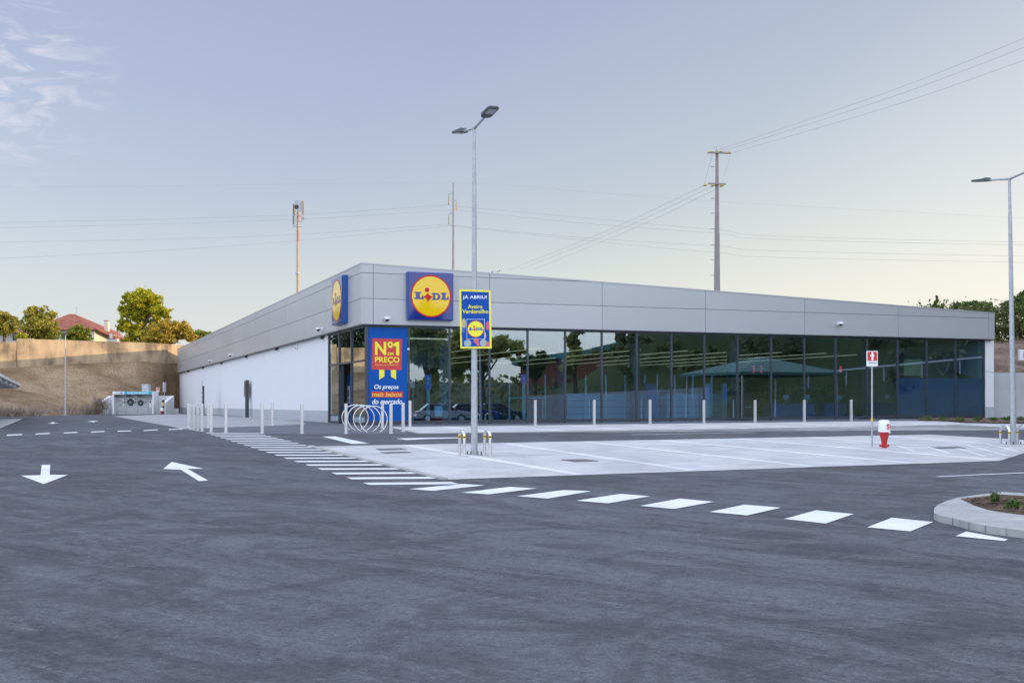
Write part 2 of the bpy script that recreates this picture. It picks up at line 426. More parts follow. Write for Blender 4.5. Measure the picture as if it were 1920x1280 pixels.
def tree(name, label, base, blobs, n, size, leaf, bark='bark', group=None, trunk_r=.25, seed=1, shell=.55, cat='tree'):
    """base world; blobs in world coordinates"""
    rnd = random.Random(seed); bx, by, bz = base
    t = thing(name, label, cat, base, 0, group)
    tr = MB(); top = max(b[2] for b in blobs) - bz
    c = [sum(b[i] for b in blobs)/len(blobs) for i in range(3)]
    pts = [(0,0,-.2), (rnd.uniform(-.1,.1)*top*.2, 0, top*.25), ((c[0]-bx)*.5, (c[1]-by)*.5, top*.55), (c[0]-bx, c[1]-by, top*.95)]
    tr.tube(pts, [trunk_r*1.25, trunk_r, trunk_r*.7, trunk_r*.25], 9)
    for b in blobs:
        h = min(max(.2*top, (b[2]-bz)*.55), top*.7)
        f = h/top; p0 = Vector(((c[0]-bx)*f*.7, (c[1]-by)*f*.7, h)); p1 = Vector((b[0]-bx, b[1]-by, b[2]-bz+b[5]*.3))
        m = p0.lerp(p1, .5) + Vector((0,0,.08*top))
        tr.tube([p0, m, p1], [trunk_r*.5, trunk_r*.32, trunk_r*.1], 6)
    tr.build('trunk', bark, t, smooth=True)
    lf = MB(); leaves(lf, [(b[0]-bx, b[1]-by, b[2]-bz, b[3], b[4], b[5]) for b in blobs], n, size, rnd, shell=shell)
    lf.build('crown', leaf, t)
    return t
def pxblobs(Y, lst, depth=.8):
    """crown lobes given as photo circles (px, py, rx, ry) at distance Y"""
    out = []
    for i, (px, py, rx, ry) in enumerate(lst):
        p = AT(px, py, Y + (i % 3 - 1)*rx/F*Y*.5); out.append((p.x, p.y, p.z, rx/F*Y, rx/F*Y*depth, ry/F*Y))
    return out
def pxtree(name, label, px, base_z, Y, lst, n, size, leaf, **kw):
    return tree(name, label, (AT(px, 0, Y).x, Y, base_z), pxblobs(Y, lst), n, size, leaf, **kw)
SKY_DUST, SKY_STR, SUN_STR, EXPO = .3, .15, 5.0, 0.03
VEIL_FAR, VEIL_MID, VEIL_LOW, VEIL_SUN = (1.6, 1.5, 2.5), (2.0, 1.9, 2.45), (2.75, 2.45, 2.7), (3.5, 2.95, 3.15)
HAZE_FAR, HAZE_SUN = (4.45, 5.0, 5.6), (5.75, 5.7, 5.6)
FILL_DECK = (7.3, 8.2, 10.0); CLOUD_COL = (4.9, 4.9, 5.6, 1)

# ================================================================== MATERIAL LIST
ASPH = .079
mat_asphalt()
mat_pavers('bay_paving', (.50, .50, .49), .42, .21, .008, .86, .06)
mat_pavers('white_paving', (.70, .70, .70), .42, .21, .008, .85, .05)
mat_pavers('side_paving', (.35, .35, .355), 1.2, .6, .02, .7, .14)
vari('plaza_tar', (.105, .11, .13), .14, .8, .8, bump=.2)
mat_paint()
vari('kerb_concrete', (.36, .36, .345), .2, 2.5, .9, bump=.35, bscale=40)
mat_earth('soil', (.08, .058, .042), (.15, .108, .078), (.24, .175, .13), 1.5)
mat_earth('dry_bank', (.17, .115, .065), (.27, .19, .11), (.37, .27, .165), .16)
mat_earth('field', (.07, .085, .035), (.11, .12, .05), (.15, .14, .07), .05)
mat_earth('rough_bank', (.12, .09, .065), (.2, .15, .11), (.27, .21, .16), .4)
mat_stained('old_render', (.40, .30, .185), (.06, .05, .042), .35)
vari('white_render', (.70, .71, .715), .012, .7, .85, spec=.2)
vari('grey_plinth', (.40, .43, .45), .05, 1.0, .7)
vari('pale_concrete', (.42, .42, .42), .1, .8, .85, bump=.2)
vari('alu_panel', (.40, .41, .425), .015, .25, .34, metal=.12, spec=.9)
_nt = MATS['alu_panel'].node_tree; _b = _nt.nodes['Principled BSDF']; _src = _b.inputs['Base Color'].links[0].from_socket
_ge = N(_nt, 'ShaderNodeNewGeometry'); _rr = ramp(_nt, _ge.outputs['Random Per Island'], [(0, .95), (1, 1.04)])
_mx = _nt.nodes.new('ShaderNodeMix'); _mx.data_type = 'RGBA'; _mx.blend_type = 'MULTIPLY'; _mx.inputs[0].default_value = 1
_nt.links.new(_src, _mx.inputs[6]); _nt.links.new(_rr.outputs[0], _mx.inputs[7]); _nt.links.new(_mx.outputs[2], _b.inputs['Base Color'])
vari('joint_dark', (.10, .105, .12), .1, 2, .7)
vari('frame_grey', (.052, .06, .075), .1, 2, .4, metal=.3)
vari('roof_felt', (.2, .2, .21), .15, 1, .9)
vari('galvanised', (.42, .44, .46), .16, 9, .5, metal=.45)
vari('steel_post', (.62, .62, .62), .06, 6, .34, metal=.55)
vari('bright_steel', (.66, .66, .67), .05, 6, .25, metal=.75)
vari('lamp_body', (.09, .10, .115), .1, 6, .5, metal=.3)
vari('lamp_lens', (.38, .37, .38), .1, 20, .25)
vari('white_plastic', (.78, .78, .78), .04, 4, .35)
vari('red_paint', (.45, .022, .02), .12, 6, .35)
vari('sign_red', (.55, .04, .035), .05, 6, .4)
vari('sign_yellow', (.80, .52, .004), .03, 2, .05, spec=.5, coat=.35)
vari('sign_blue', (.004, .022, .20), .06, 2, .05, spec=.5, coat=.35)
vari('box_blue', (.012, .09, .33), .06, 2, .3)
vari('emblem_red', (.52, .01, .01), .05, 2, .2, spec=.3)
vari('banner_blue', (.008, .075, .36), .05, 2, .6, spec=.2)
vari('banner_yellow', (.86, .80, .04), .05, 2, .5)
vari('panel_blue', (.003, .085, .36), .04, 1, .6, spec=.2)
vari('panel_red', (.58, .045, .05), .05, 2, .55)
vari('panel_orange', (.85, .52, .08), .05, 2, .55)
vari('panel_white', (.82, .84, .86), .02, 2, .55)
vari('black_paint', (.02, .02, .022), .2, 6, .45)
mat_striped('hazard_stripe', (.75, .45, .02), (.02, .02, .02), .5)
vari('yellow_band', (.8, .55, .02), .1, 8, .4)
vari('bark', (.11, .085, .065), .25, 8, .95, bump=.6, bscale=12)
vari('pole_concrete', (.27, .245, .235), .14, .8, .85)
vari('mast_cream', (.40, .31, .22), .1, .6, .6)
vari('mast_red', (.42, .15, .08), .15, 2, .6)
vari('antenna_grey', (.42, .45, .47), .08, 3, .5)
vari('insulator', (.45, .36, .10), .1, 9, .3)
vari('cable', (.30, .30, .31), .1, 9, .6)
vari('house_wall', (.60, .60, .57), .08, .8, .85)
vari('house_sunlit', (.70, .64, .52), .08, .8, .85)  # paler, warmer copy of the house wall: low sun put into the colour
vari('brick_red', (.26, .10, .07), .15, 2, .85)
vari('green_canvas', (.075, .17, .135), .1, 1, .7)
vari('teal_trim', (.12, .3, .3), .1, 1, .6)
mat_tiles('roof_tiles', (.33, .105, .07))
vari('solar_dark', (.015, .018, .03), .2, 2, .2)
vari('totem_dark', (.055, .058, .06), .2, 3, .5)
vari('board_brown', (.13, .12, .11), .2, 3, .5)
vari('turquoise', (.03, .43, .55), .05, 3, .45)
vari('machine_grey', (.46, .47, .47), .06, 3, .45)
vari('machine_dark', (.05, .055, .065), .2, 6, .3)
vari('ink_grey', (.3, .32, .38), .1, 6, .6)
vari('joint_grey', (.19, .19, .185), .2, 6, .9)
vari('drain_iron', (.12, .12, .125), .2, 12, .7)
vari('interior_floor', (.6, .61, .62), .05, 1, .4)
vari('interior_wall', (.5, .55, .58), .05, .5, .8)
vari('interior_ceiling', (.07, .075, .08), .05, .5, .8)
vari('cabinet_teal', (.24, .44, .50), .08, 1, .4)
vari('desk_blue', (.02, .10, .26), .1, 1, .4)
vari('film_blue', (.035, .12, .25), .08, .6, .45)
vari('gate_green', (.42, .55, .5), .08, 2, .3)
vari('cash_red', (.10, .006, .016), .1, 2, .3)
vari('lobby_green', (.2, .25, .22), .06, 1, .6)
vari('car_silver', (.42, .43, .45), .03, 1, .25, metal=.5, coat=.6)
vari('car_dark', (.03, .032, .04), .1, 1, .25, metal=.3, coat=.6)
vari('car_blue', (.03, .06, .22), .05, 1, .25, metal=.4, coat=.6)
vari('car_glass', (.02, .025, .03), .1, 1, .06)
vari('rubber', (.02, .02, .02), .2, 4, .85)
vari('balloon_gold', (.5, .4, .2), .1, 5, .4); vari('balloon_pink', (.6, .12, .2), .1, 5, .4)
vari('balloon_grey', (.34, .42, .40), .1, 5, .4); vari('balloon_blue', (.05, .12, .5), .1, 5, .4)
emit('strip_light', (1.0, .82, .5), .8)
emit('digit_red', (1.0, .06, .08), .9)
emit('screen_blue', (.03, .16, .5), .25)
mat_leaf('leaf_bright', (.30, .34, .02), (.62, .54, .04), .5)
mat_leaf('leaf_olive', (.22, .24, .035), (.56, .46, .08), .48)
mat_leaf('leaf_green', (.12, .18, .022), (.40, .38, .045), .45)
mat_leaf('leaf_autumn', (.28, .24, .03), (.62, .42, .065), .45)
mat_leaf('leaf_dark', (.055, .10, .026), (.16, .22, .055), .35)
mat_leaf('leaf_conifer', (.022, .036, .016), (.05, .066, .026), .2)
mat_leaf('leaf_hedge', (.06, .075, .022), (.15, .17, .045), .25)
mat_leaf('leaf_scrub', (.08, .095, .035), (.30, .30, .12), .35)
mat_leaf('leaf_sunlit', (.33, .37, .10), (.66, .60, .18), .5)  # leaf colour raised in place of sunlight on the mirrored trees
mat_leaf('leaf_shrub', (.07, .13, .03), (.14, .2, .06), .3)
mat_leaf('dry_grass', (.26, .2, .15), (.42, .35, .28), .3)
def mat_goods():
    m, nt, b = newmat('goods')
    ge = N(nt, 'ShaderNodeNewGeometry')
    r = ramp(nt, ge.outputs['Random Per Island'], [(0, (.3,.1,.05)), (.15, (.32,.26,.15)), (.3, (.08,.14,.2)), (.45, (.4,.3,.08)), (.6, (.12,.2,.1)), (.75, (.4,.4,.38)), (.9, (.3,.06,.06)), (1, (.15,.12,.1))])
    r.color_ramp.interpolation = 'CONSTANT'
    nt.links.new(r.outputs[0], b.inputs['Base Color']); b.inputs['Roughness'].default_value = .6
mat_goods()
mat_glass('shop_glass', (.66, .83, .94), .17, 1.3)
mat_glass('door_glass', (.45, .58, .62), .24, 1.3)

# ================================================================== GROUND
def ST(o): return tag(o, kind='structure')
us, vs_ = [-260, -90, 60, 260], [-260, -110, 0, 130]
mb = MB()
for j in range(4):
    for i in range(4):
        p = W(us[i], vs_[j]); mb.v.append((p.x, p.y, gz(p.x, p.y)))
for j in range(3):
    for i in range(3): mb.f.append((j*4+i, j*4+i+1, j*4+i+5, j*4+i+4))
asphalt = ST(mb.build('asphalt', 'asphalt'))
mb = MB(); mb.add([(-2500,-2500,-2.4),(2500,-2500,-2.4),(2500,2500,-2.4),(-2500,2500,-2.4)], [(0,1,2,3)])
ST(mb.build('ground', 'field'))

bays = ST(sheet('parking_bays', gp((586,837),(1743,814.7),(1988,828.7),(1874,864),(838,899.3)), 'bay_paving', .008))
bl = lambda a, b, w=.32: line('bay_line', a, b, w, 'white_paving', .012, bays)
line('centre_line', (690,860.5), (1874,832.3), .13, 'white_paving', .013, bays)
bl((762,835),(1085,890)); bl((945,831.3),(1300,882.3)); bl((1095,828),(1525,875)); bl((1240,825.4),(1710,868.4))
bl((1382,822.6),(1868,863)); bl((1520,820),(1736,836.4)); bl((1656,817.4),(1848,831.6))
for a, b in (((1741,838),(1779,850.6)), ((1790,839.6),(1850,857)), ((1812,834.6),(1889,855)), ((1848,832.3),(1912,847.6)), ((1686,837),(1715,846.6))):
    line('hatch_line', a, b, .14, 'white_paving', .0135, bays)
kerb = ST(sheet('bay_kerb', gp((574,836.5),(587,836.9),(840,899.2),(826,899.6)), 'kerb_concrete', .004, thick=.035))
front = ST(sheet('shop_forecourt', gp((728,800.4),(786,812.6),(1800,796.4),(1874,800.4),(1990,805.5),(1990,795.5),(1870,794.5),(1810,793.6),(1775,790.2),(1720,788.8),(1596,790),(1320,793.2),(1003,797.2)), 'bay_paving', .008))
back = [(831,799.8),(944,798.6),(1058,797),(1171,795.6),(1274,794.4),(1367,793.2),(1462,792.2),(1552,791.2),(1640,790.2)]
frnt = [(924,810.4),(1061,808.4),(1178,806.6),(1294,804.8),(1404,803),(1503,801.4),(1600,799.9),(1690,798.5),(1775,797.4)]
for a, b in zip(back, frnt): line('bay_line', a, b, .32, 'white_paving', .012, front)
walk = [W(.0, -.35).xy, W(37.9, -.35).xy] + gp((1720,788.4),(1596,789.6),(1320,792.8),(1003,796.8),(735,800.2))
ST(sheet('walkway', [W(-.2, .35).xy, W(38.2, .35).xy] + gp((1864,788),(1720,788.4),(1596,789.6),(1320,792.8),(1003,796.8),(735,800.2)) + [W(-.6,-1).xy], 'plaza_tar', .006))
ST(sheet('entrance_plaza', gp((378,810),(487,813.2),(560,814),(786,813),(727,800.4)) + [W(-.4,-.9).xy, W(-.2,.5).xy, W(.2,2).xy, W(.2,9).xy] + gp((575,795.2),(512,798.2),(438,800.5),(366,802)), 'plaza_tar', .005))
ST(sheet('side_pavement', gp((212,780),(341,804.8),(366,802),(438,800.5),(512,798.2),(575,795.2),(566,789.5),(500,783.4),(334,776),(311,776.8)), 'side_paving', .007))
ST(sheet('pavement_edge', gp((334,775.6),(500,783.2),(566,789.3),(575,795),(604,795)) + [W(.3,8).xy, W(.3,97).xy], 'plaza_tar', .0055))
ST(sheet('staff_bays', gp((-330,786.6),(42.5,785),(0,803),(-330,944)), 'bay_paving', .008))
line('bay_edge_line', (-330,785.3), (44,783.7), .16, 'white_paving', .009, asphalt)

# road paint
NLEFT, NRIGHT = [(387,812.2),(686.5,907.3)], [(487,812.6),(853,905.8)]
a0, a1 = G(*NLEFT[0]).xy, G(*NLEFT[1]).xy; b0, b1 = G(*NRIGHT[0]).xy, G(*NRIGHT[1]).xy
NS = 19
for i in range(NS):
    t = i/(NS-1); k = .25/((a1-a0).length)
    pa, pb = a0.lerp(a1, t), b0.lerp(b1, t)
    d = (a1-a0).normalized()*.27; e = (b1-b0).normalized()*.27
    sheet('crossing_stripe', [pa-d, pb-e, pb+e, pa+d], 'road_paint', .009, asphalt)
paint = [('direction_arrow', ((78.3,871.7),(94.3,871.7),(93,890),(127,890.7),(82,907.7),(39,891.7),(76,891))),
 ('direction_arrow', ((322,866),(381.7,879),(351.7,879),(390,901),(372.7,902),(339.3,881),(305.7,879.3))),
 ('direction_arrow', ((88,793.8),(96,793),(97,791.2),(101,791.2),(103,792.8),(110.5,792.5),(99,794.4))),
 ('direction_arrow', ((163,790.3),(172,789),(178,789),(185,790),(178,790.3),(175,791.6),(171,790.5))),
 ('give_way_dash', ((13,815),(42,813.8),(40.5,815.6),(12,816.9))), ('give_way_dash', ((67.5,812.9),(94,811.6),(93,813.3),(66.5,814.6))),
 ('give_way_dash', ((120,811),(145.5,809.6),(144.5,811.2),(119,812.6))), ('give_way_dash', ((171,809.2),(196.5,808),(195.5,809.6),(170,810.8))),
 ('give_way_dash', ((221,807.8),(246.5,806.9),(245.5,808.4),(220,809.4))), ('give_way_dash', ((270,806.4),(296,805),(295,806.5),(269,807.8))),
 ('give_way_dash', ((317,804.6),(342,803.8),(341,805),(316,806))),
 ('block_mark', ((767,917),(812,920.5),(910,910),(866,907.5))), ('block_mark', ((865,923.7),(917,927),(1006,916),(955,913))),
 ('block_mark', ((968.5,930.6),(1027,935),(1109,921),(1056,919))), ('block_mark', ((1080,939),(1140,944),(1219,930.6),(1164,926))),
 ('block_mark', ((1200,948.5),(1264,954.5),(1338.5,941),(1275,935))), ('block_mark', ((1330,960),(1401,966.6),(1464,952),(1396,946.4))),
 ('block_mark', ((1470,973.3),(1548,981.8),(1600.5,964),(1530,957))), ('block_mark', ((1626,989),(1707,996.6),(1750,979),(1672,971))),
 ('block_mark', ((1791.6,1005.5),(1884,1014.8),(1889.5,1011.5),(1812,997))),
 ('stop_bar', ((604,818.5),(628,818),(693,831.6),(659,832))), ('lane_arrow', ((743,822),(762,825),(800,823),(858,821.6),(858,820.2),(790,820.8)))]
for nm, pts in paint: sheet(nm, gp(*pts), 'road_paint', .0085, asphalt)
line('lane_line', (1185,814.9), (1414,810.6), .16, 'road_paint', .0085, asphalt)
line('lane_line', (1758,893.7), (2150,876), .12, 'road_paint', .0085, asphalt)
DR = [('rectangular iron drain cover nearest the crossing on the grey bays, upper of the pair', ((704.4,842),(752,841),(762,843.3),(712,844.6))),
      ('rectangular iron drain cover on the grey bays, lower of the pair beside the crossing', ((712,848.4),(762,847),(772.5,849),(724,850.5))),
      ('diamond shaped iron drain cover alone between two white bay lines', ((1051,862.5),(1096,861.5),(1123,865),(1078,866.6))),
      ('wide dark drain cover among the hatched lines behind the hydrant', ((1743,839.3),(1795,838),(1812,840.3),(1762,841.8)))]
for lb, pts in DR: tag(sheet('drain_cover', gp(*pts), 'drain_iron', .010, thick=.01), lb, 'drain cover', 'drain covers in the bays')

# planted kerb island, lower right
OUT = [(1751,961),(1752,952),(1758,945.5),(1775,938.5),(1796.5,932),(1840,926),(1878.6,922),(1920,924),(2000,933),(2120,950),(2300,985),(2350,1008),(2200,1018),(2050,1012),(1920,994),(1849,984.7),(1814,978),(1785.6,970),(1764,966)]
INN = [(1801,934.5),(1815,932.5),(1840,929.8),(1878,926.2),(1920,928.6),(2000,938),(2100,952),(2200,972),(2150,985),(2050,982),(1920,964.8),(1880,959.5),(1851,954.5),(1825,946)]
isl = ST(sheet('island_kerb', [G(a, b, .1).xy for a, b in OUT], 'kerb_concrete', -.02, thick=.12))
soil = ST(sheet('island_soil', [G(a, b, .105).xy for a, b in INN], 'soil', .104))
cen = G(1960, 965, .1)
for px, py in ((1786,970.4),(1816,978.8),(1847,984.6),(1886,990),(1960,1000.5),(1757,946),(1797,932),(1841,926),(1900,923)):
    p = G(px, py, .1); d = Vector((p.x-cen.x, p.y-cen.y, 0)).normalized(); q0 = Vector((p.x, p.y, gz(p.x, p.y)))
    mb = MB(); mb.beam(q0 - d*.14 + Vector((0,0,.1005)), q0 + d*.002 + Vector((0,0,.1005)), .007, .003); mb.beam(q0 + d*.001 + Vector((0,0,0)), q0 + d*.001 + Vector((0,0,.1)), .007, .006, d)
    mb.build('kerb_joint', 'joint_grey', isl)
mb = MB(); r2 = random.Random(5)
for _ in range(420):
    a, b = r2.uniform(1812, 2050), r2.uniform(931, 975)
    if b < 929 + max(0, (a-1920)*.12) + 2 or b > 946 + (a-1825)*.19 - 3: continue
    p = G(a, b, .11); s = r2.uniform(.012, .04); mb.ball((p.x, p.y, p.z), s, 3, (1, 1, .7))
tag(mb.build('soil_clods', 'soil'), kind='stuff')
def small_plant(name, label, p, r, h, n, leaf, group, size=.04):
    t = thing(name, label, 'plant', p, 0, group)
    rr = random.Random(int(p.x*100) % 977); mb = MB()
    for k in range(7):
        a = 2*PI*k/7 + rr.uniform(-.3,.3); mb.tube([(0,0,-.02), (math.cos(a)*r*.3, math.sin(a)*r*.3, h*.5), (math.cos(a)*r*.7, math.sin(a)*r*.7, h*.9)], [.008,.006,.003], 5)
    mb.build('stem', 'bark', t)
    lf = MB(); leaves(lf, [(0,0,h*.55,r,r,h*.5), (r*.5,r*.2,h*.4,r*.5,r*.5,h*.35), (-r*.5,-r*.1,h*.42,r*.5,r*.5,h*.35)], n, size, rr, shell=.3)
    lf.build('foliage', leaf, t); return t
for (px, py, r, h, lb) in ((1866,943,.13,.2,'light green weed growing in the island soil, left one'), (1906,955,.15,.13,'low green weed at the right edge of the island soil'), (1990,955,.2,.2,'bushy weed deeper in the planted island')):
    small_plant('weed', lb, G(px, py, .1), r, h, 260, 'leaf_shrub', 'weeds on the kerb island', .035)

# ================================================================== THE SHOP
L_ = FU(1865); D_ = SV(332.5); ZB = 4.87; ZT0 = 7.79; ZT1 = FZ(1865, 587); g = .25
def ztop(u): return ZT0 + (ZT1-ZT0)*u/L_
shop = thing('supermarket', 'long low supermarket with grey panel fascia, white side wall and glazed front', 'supermarket', (C0[0], C0[1], 0), TH)
def cell(u0, u1, z0, z1):                 # panel outline cut by the sloping roof edge
    out = []
    pts = [(u0,z0),(u1,z0),(u1,z1),(u0,z1)]
    ins = [p[1] <= ztop(p[0])-.03+1e-9 for p in pts]
    for i in range(4):
        p, q = pts[i], pts[(i+1) % 4]
        if ins[i]: out.append(p)
        if ins[i] != ins[(i+1) % 4]:
            fp = p[1]-ztop(p[0])+.03; fq = q[1]-ztop(q[0])+.03; t = fp/(fp-fq); out.append((p[0]+(q[0]-p[0])*t, p[1]+(q[1]-p[1])*t))
    return out
mb = MB(); e = .011; ub = [0] + [FU(x) for x in (700, 918, 1129, 1323, 1509, 1684, 1854)] + [L_]
zj = [ZB, 6.10, 7.33, 9]
for i in range(len(ub)-1):
    for j in range(3):
        c = cell(ub[i] + (e if i else 0), ub[i+1] - (e if i < len(ub)-2 else 0), zj[j] + (e if j else 0), zj[j+1] - e)
        if len(c) > 2: mb.prism(c, 0, .05)
vb = [0] + [SV(x) for x in (671.4, 611.6, 570.5, 535.4)]
while vb[-1] + 7 < D_: vb.append(vb[-1] + 6.25)
vb.append(D_)
for i in range(len(vb)-1):
    for j in range(3):
        v0, v1 = (vb[i] if i else .05) + (e if i else 0), vb[i+1] - e
        z0, z1 = zj[j] + (e if j else 0), min(zj[j+1], ZT0-.03+e) - e
        mb.box(0, .05, v0, v1, z0, z1)
mb.build('fascia', 'alu_panel', shop)
mb = MB(); mb.prism([(.03,ZB+.02),(L_-.03,ZB+.02),(L_-.03,ZT1-.05),(.03,ZT0-.05)], .05, .22)
mb.box(.05, .22, .22, D_-.02, ZB+.02, ZT0-.05)
mb.build('fascia_backing', 'joint_dark', shop)
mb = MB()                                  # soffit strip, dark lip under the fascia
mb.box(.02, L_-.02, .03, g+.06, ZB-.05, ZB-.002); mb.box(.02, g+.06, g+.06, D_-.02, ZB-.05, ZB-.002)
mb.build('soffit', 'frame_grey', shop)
mb = MB()                                  # metal coping
mb.hexa([(-.02,-.02,ZT0-.03),(L_+.02,-.02,ZT1-.03),(L_+.02,.3,ZT1-.03),(-.02,.3,ZT0-.03)], [(-.02,-.02,ZT0+.03),(L_+.02,-.02,ZT1+.03),(L_+.02,.3,ZT1+.03),(-.02,.3,ZT0+.03)])
mb.box(-.02, .3, .3, D_+.02, ZT0-.03, ZT0+.03)
mb.build('coping', 'alu_panel', shop)
mb = MB(); mb.add([(.2,.2,ZT0-.4),(L_-.2,.2,ZT1-.4),(L_-.2,D_-.2,ZT1-.4),(.2,D_-.2,ZT0-.4)], [(0,1,2,3)])
mb.build('roof', 'roof_felt', shop)
mb = MB(); mb.box(L_-.25, L_, .05, D_, ZB, ZT1-.04); mb.prism([(.22,ZB-.02),(L_-.25,ZB-.02),(L_-.25,ZT1-.1),(.22,ZT0-.1)], D_-.3, D_-.02)
mb.build('rear_fascia', 'alu_panel', shop)
vd = SV(617.5, g)                          # where the white wall starts
mb = MB(); mb.box(g, g+.3, vd, D_-.05, .3, ZB-.052); mb.box(g+.3, L_-.1, D_-.35, D_-.05, -.3, ZB-.052); mb.box(L_-.4, L_-.1, .75, D_-.35, -.3, ZB-.052)
up0, up1 = FU(1845, g), FU(1863.5, g); mb.box(up0, up1, g, .75, .3, ZB-.052)
mb.build('wall', 'white_render', shop)
mb = MB(); mb.box(g-.02, g, vd, D_-.04, -.3, .66); mb.box(up0-.002, up1+.02, g-.02, g, -.1, .86); mb.box(g, g+.3, vd, D_-.04, -.3, .3); mb.box(up0, up1, g, .75, -.1, .3)
mb.build('plinth', 'grey_plinth', shop)
mb = MB(); mb.box(up0, up1, g-.003, g, 2.93, 2.95); mb.build('pier_joint', 'joint_dark', shop)
for px in (603.6, 518.6, 461.5, 415, 380.5, 353):
    v0 = SV(px, g-.1); mb = MB(); mb.box(g-.22, g-.001, v0-.25, v0+.25, ZB-.12, ZB-.052); mb.box(g-.2, g-.05, v0-.12, v0+.12, ZB-.22, ZB-.12)
    mb.build('wall_light', 'frame_grey', shop, bevel=.01)
# front glazing
mpx = [684.5, 765.5, 842, 917, 988.5, 1059, 1127.5, 1193, 1258, 1319.6, 1382, 1445, 1507, 1566, 1625, 1682, 1736.7, 1790.6, 1844]
mu = [FU(x, g) for x in mpx]
fz = lambda u: .0056*u + .09
mb = MB()
for i, u in enumerate(mu):
    w = .14 if i == 0 else .055
    mb.box(u-w*.5 if i else g-.02, u+w, g-.07, g+.06, .0056*u+.02, ZB-.052)
mb.build('mullion', 'frame_grey', shop)
for i in range(len(mu)-1):
    a, b = mu[i]+.06, mu[i+1]-.03
    mb = MB(); mb.hexa([(a,g-.05,fz(a)-.04),(b,g-.05,fz(b)-.04),(b,g+.05,fz(b)-.04),(a,g+.05,fz(a)-.04)], [(a,g-.05,fz(a)+.1),(b,g-.05,fz(b)+.1),(b,g+.05,fz(b)+.1),(a,g+.05,fz(a)+.1)])
    mb.build('window_sill', 'frame_grey', shop)
    mb = MB(); mb.box(a, b, g-.05, g+.05, ZB-.13, ZB-.052); mb.build('window_head', 'frame_grey', shop)
for i in range(len(mu)-1):
    a, b = mu[i]+.058, mu[i+1]-.03
    mb = MB(); mb.hexa([(a,g-.008,fz(a)+.098),(b,g-.008,fz(b)+.098),(b,g+.004,fz(b)+.098),(a,g+.004,fz(a)+.098)], [(a,g-.008,ZB-.13),(b,g-.008,ZB-.13),(b,g+.004,ZB-.13),(a,g+.004,ZB-.13)])
    mb.build('window_pane', 'shop_glass', shop)
# side glazing with the entrance
lv = [SV(x, g) for x in (617.5, 637, 660, 683.5)]; lv[3] = g+.08
mb = MB()
for i, v in enumerate(lv[:3]): mb.box(g-.07, g+.06, v-.09, v+.03, .02, ZB-.052)
zt = 3.13
for i in range(3):
    a, b = lv[i+1]+.03, lv[i]-.09
    mb.box(g-.05, g+.05, a, b, zt-.05, zt+.05); mb.box(g-.05, g+.05, a, b, ZB-.13, ZB-.052); 
    if i != 1: mb.box(g-.05, g+.05, a, b, .02, .12)
mb.build('side_mullion', 'frame_grey', shop)
for i in range(3):
    a, b = lv[i+1]+.03, lv[i]-.09
    mb = MB(); mb.box(g-.008, g+.004, a, b, zt+.05, ZB-.13); mb.build('window_pane', 'door_glass', shop)
    if i != 1: mb = MB(); mb.box(g-.008, g+.004, a, b, .12, zt-.05); mb.build('window_pane', 'door_glass', shop)
a, b = lv[2]+.03, lv[1]-.09
for (p, q) in ((a, a+(b-a)*.16), (b-(b-a)*.16, b)):
    mb = MB(); mb.box(g+.06, g+.12, p, q, .05, zt-.1); d = mb.build('sliding_door', 'frame_grey', shop)
    mb = MB(); mb.box(g+.04, g+.058, p+.05, q-.05, .2, 2.8); mb.build('door_glass', 'door_glass', d)
# inside
mb = MB(); mb.add([(g+.06,g+.07,.012),(L_-.4,g+.07,.012+.0056*L_),(L_-.4,D_-.36,.012+.0056*L_),(g+.06,D_-.36,.012)], [(0,1,2,3)]); mb.build('shop_floor', 'interior_floor', shop)
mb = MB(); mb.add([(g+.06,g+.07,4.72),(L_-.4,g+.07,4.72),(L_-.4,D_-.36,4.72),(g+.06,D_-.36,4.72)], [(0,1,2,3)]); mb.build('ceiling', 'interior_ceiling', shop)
mb = MB(); mb.box(g+.3, L_-.4, 34, 34.2, -.1, 4.72); mb.box(g+.31, g+.4, vd+.1, 34, -.1, 4.7); mb.box(L_-.5, L_-.41, .8, 34, -.1, 4.7)
mb.build('inner_wall', 'interior_wall', shop)
for u in (5.2, 8.4, 11.5, 14.6, 17.7, 20.8, 24, 27.2, 30.4, 33.6):
    mb = MB(); mb.box(u-.03, u+.03, 5.5 if u > 6 else 8, 32, 4.13, 4.155); mb.build('strip_light', 'strip_light', shop)
mb = MB(); mb.box(2.2, 4.9, 1.9, 1.98, 4.3, 4.36); mb.build('strip_light', 'strip_light', shop)
for px in (1052, 1190, 1373, 1617):
    u = FU(px, 1.2); mb = MB(); mb.box(u-.22, u+.22, 1.0, 1.4, .1, 4.71); mb.build('column', 'frame_grey', shop)
for i in (15, 16, 17):
    a, b = mu[i]+.06, mu[i+1]-.03; mb = MB(); mb.box(a, b, g+.012, g+.02, fz(a)+.12, 2.52); mb.build('window_film', 'film_blue', shop)
# lobby screen
mb = MB(); mb.box(FU(824,2.6), FU(846,2.6), 2.6, 2.75, .02, 4.6); mb.box(g+.5, FU(842,2.6), 3.6, 3.7, 2.9, 4.6); mb.build('lobby_wall', 'lobby_green', shop)
mb = MB(); mb.box(g+.6, FU(823,2.7), 6.2, 6.3, .02, 2.9); mb.build('lobby_door', 'frame_grey', shop)

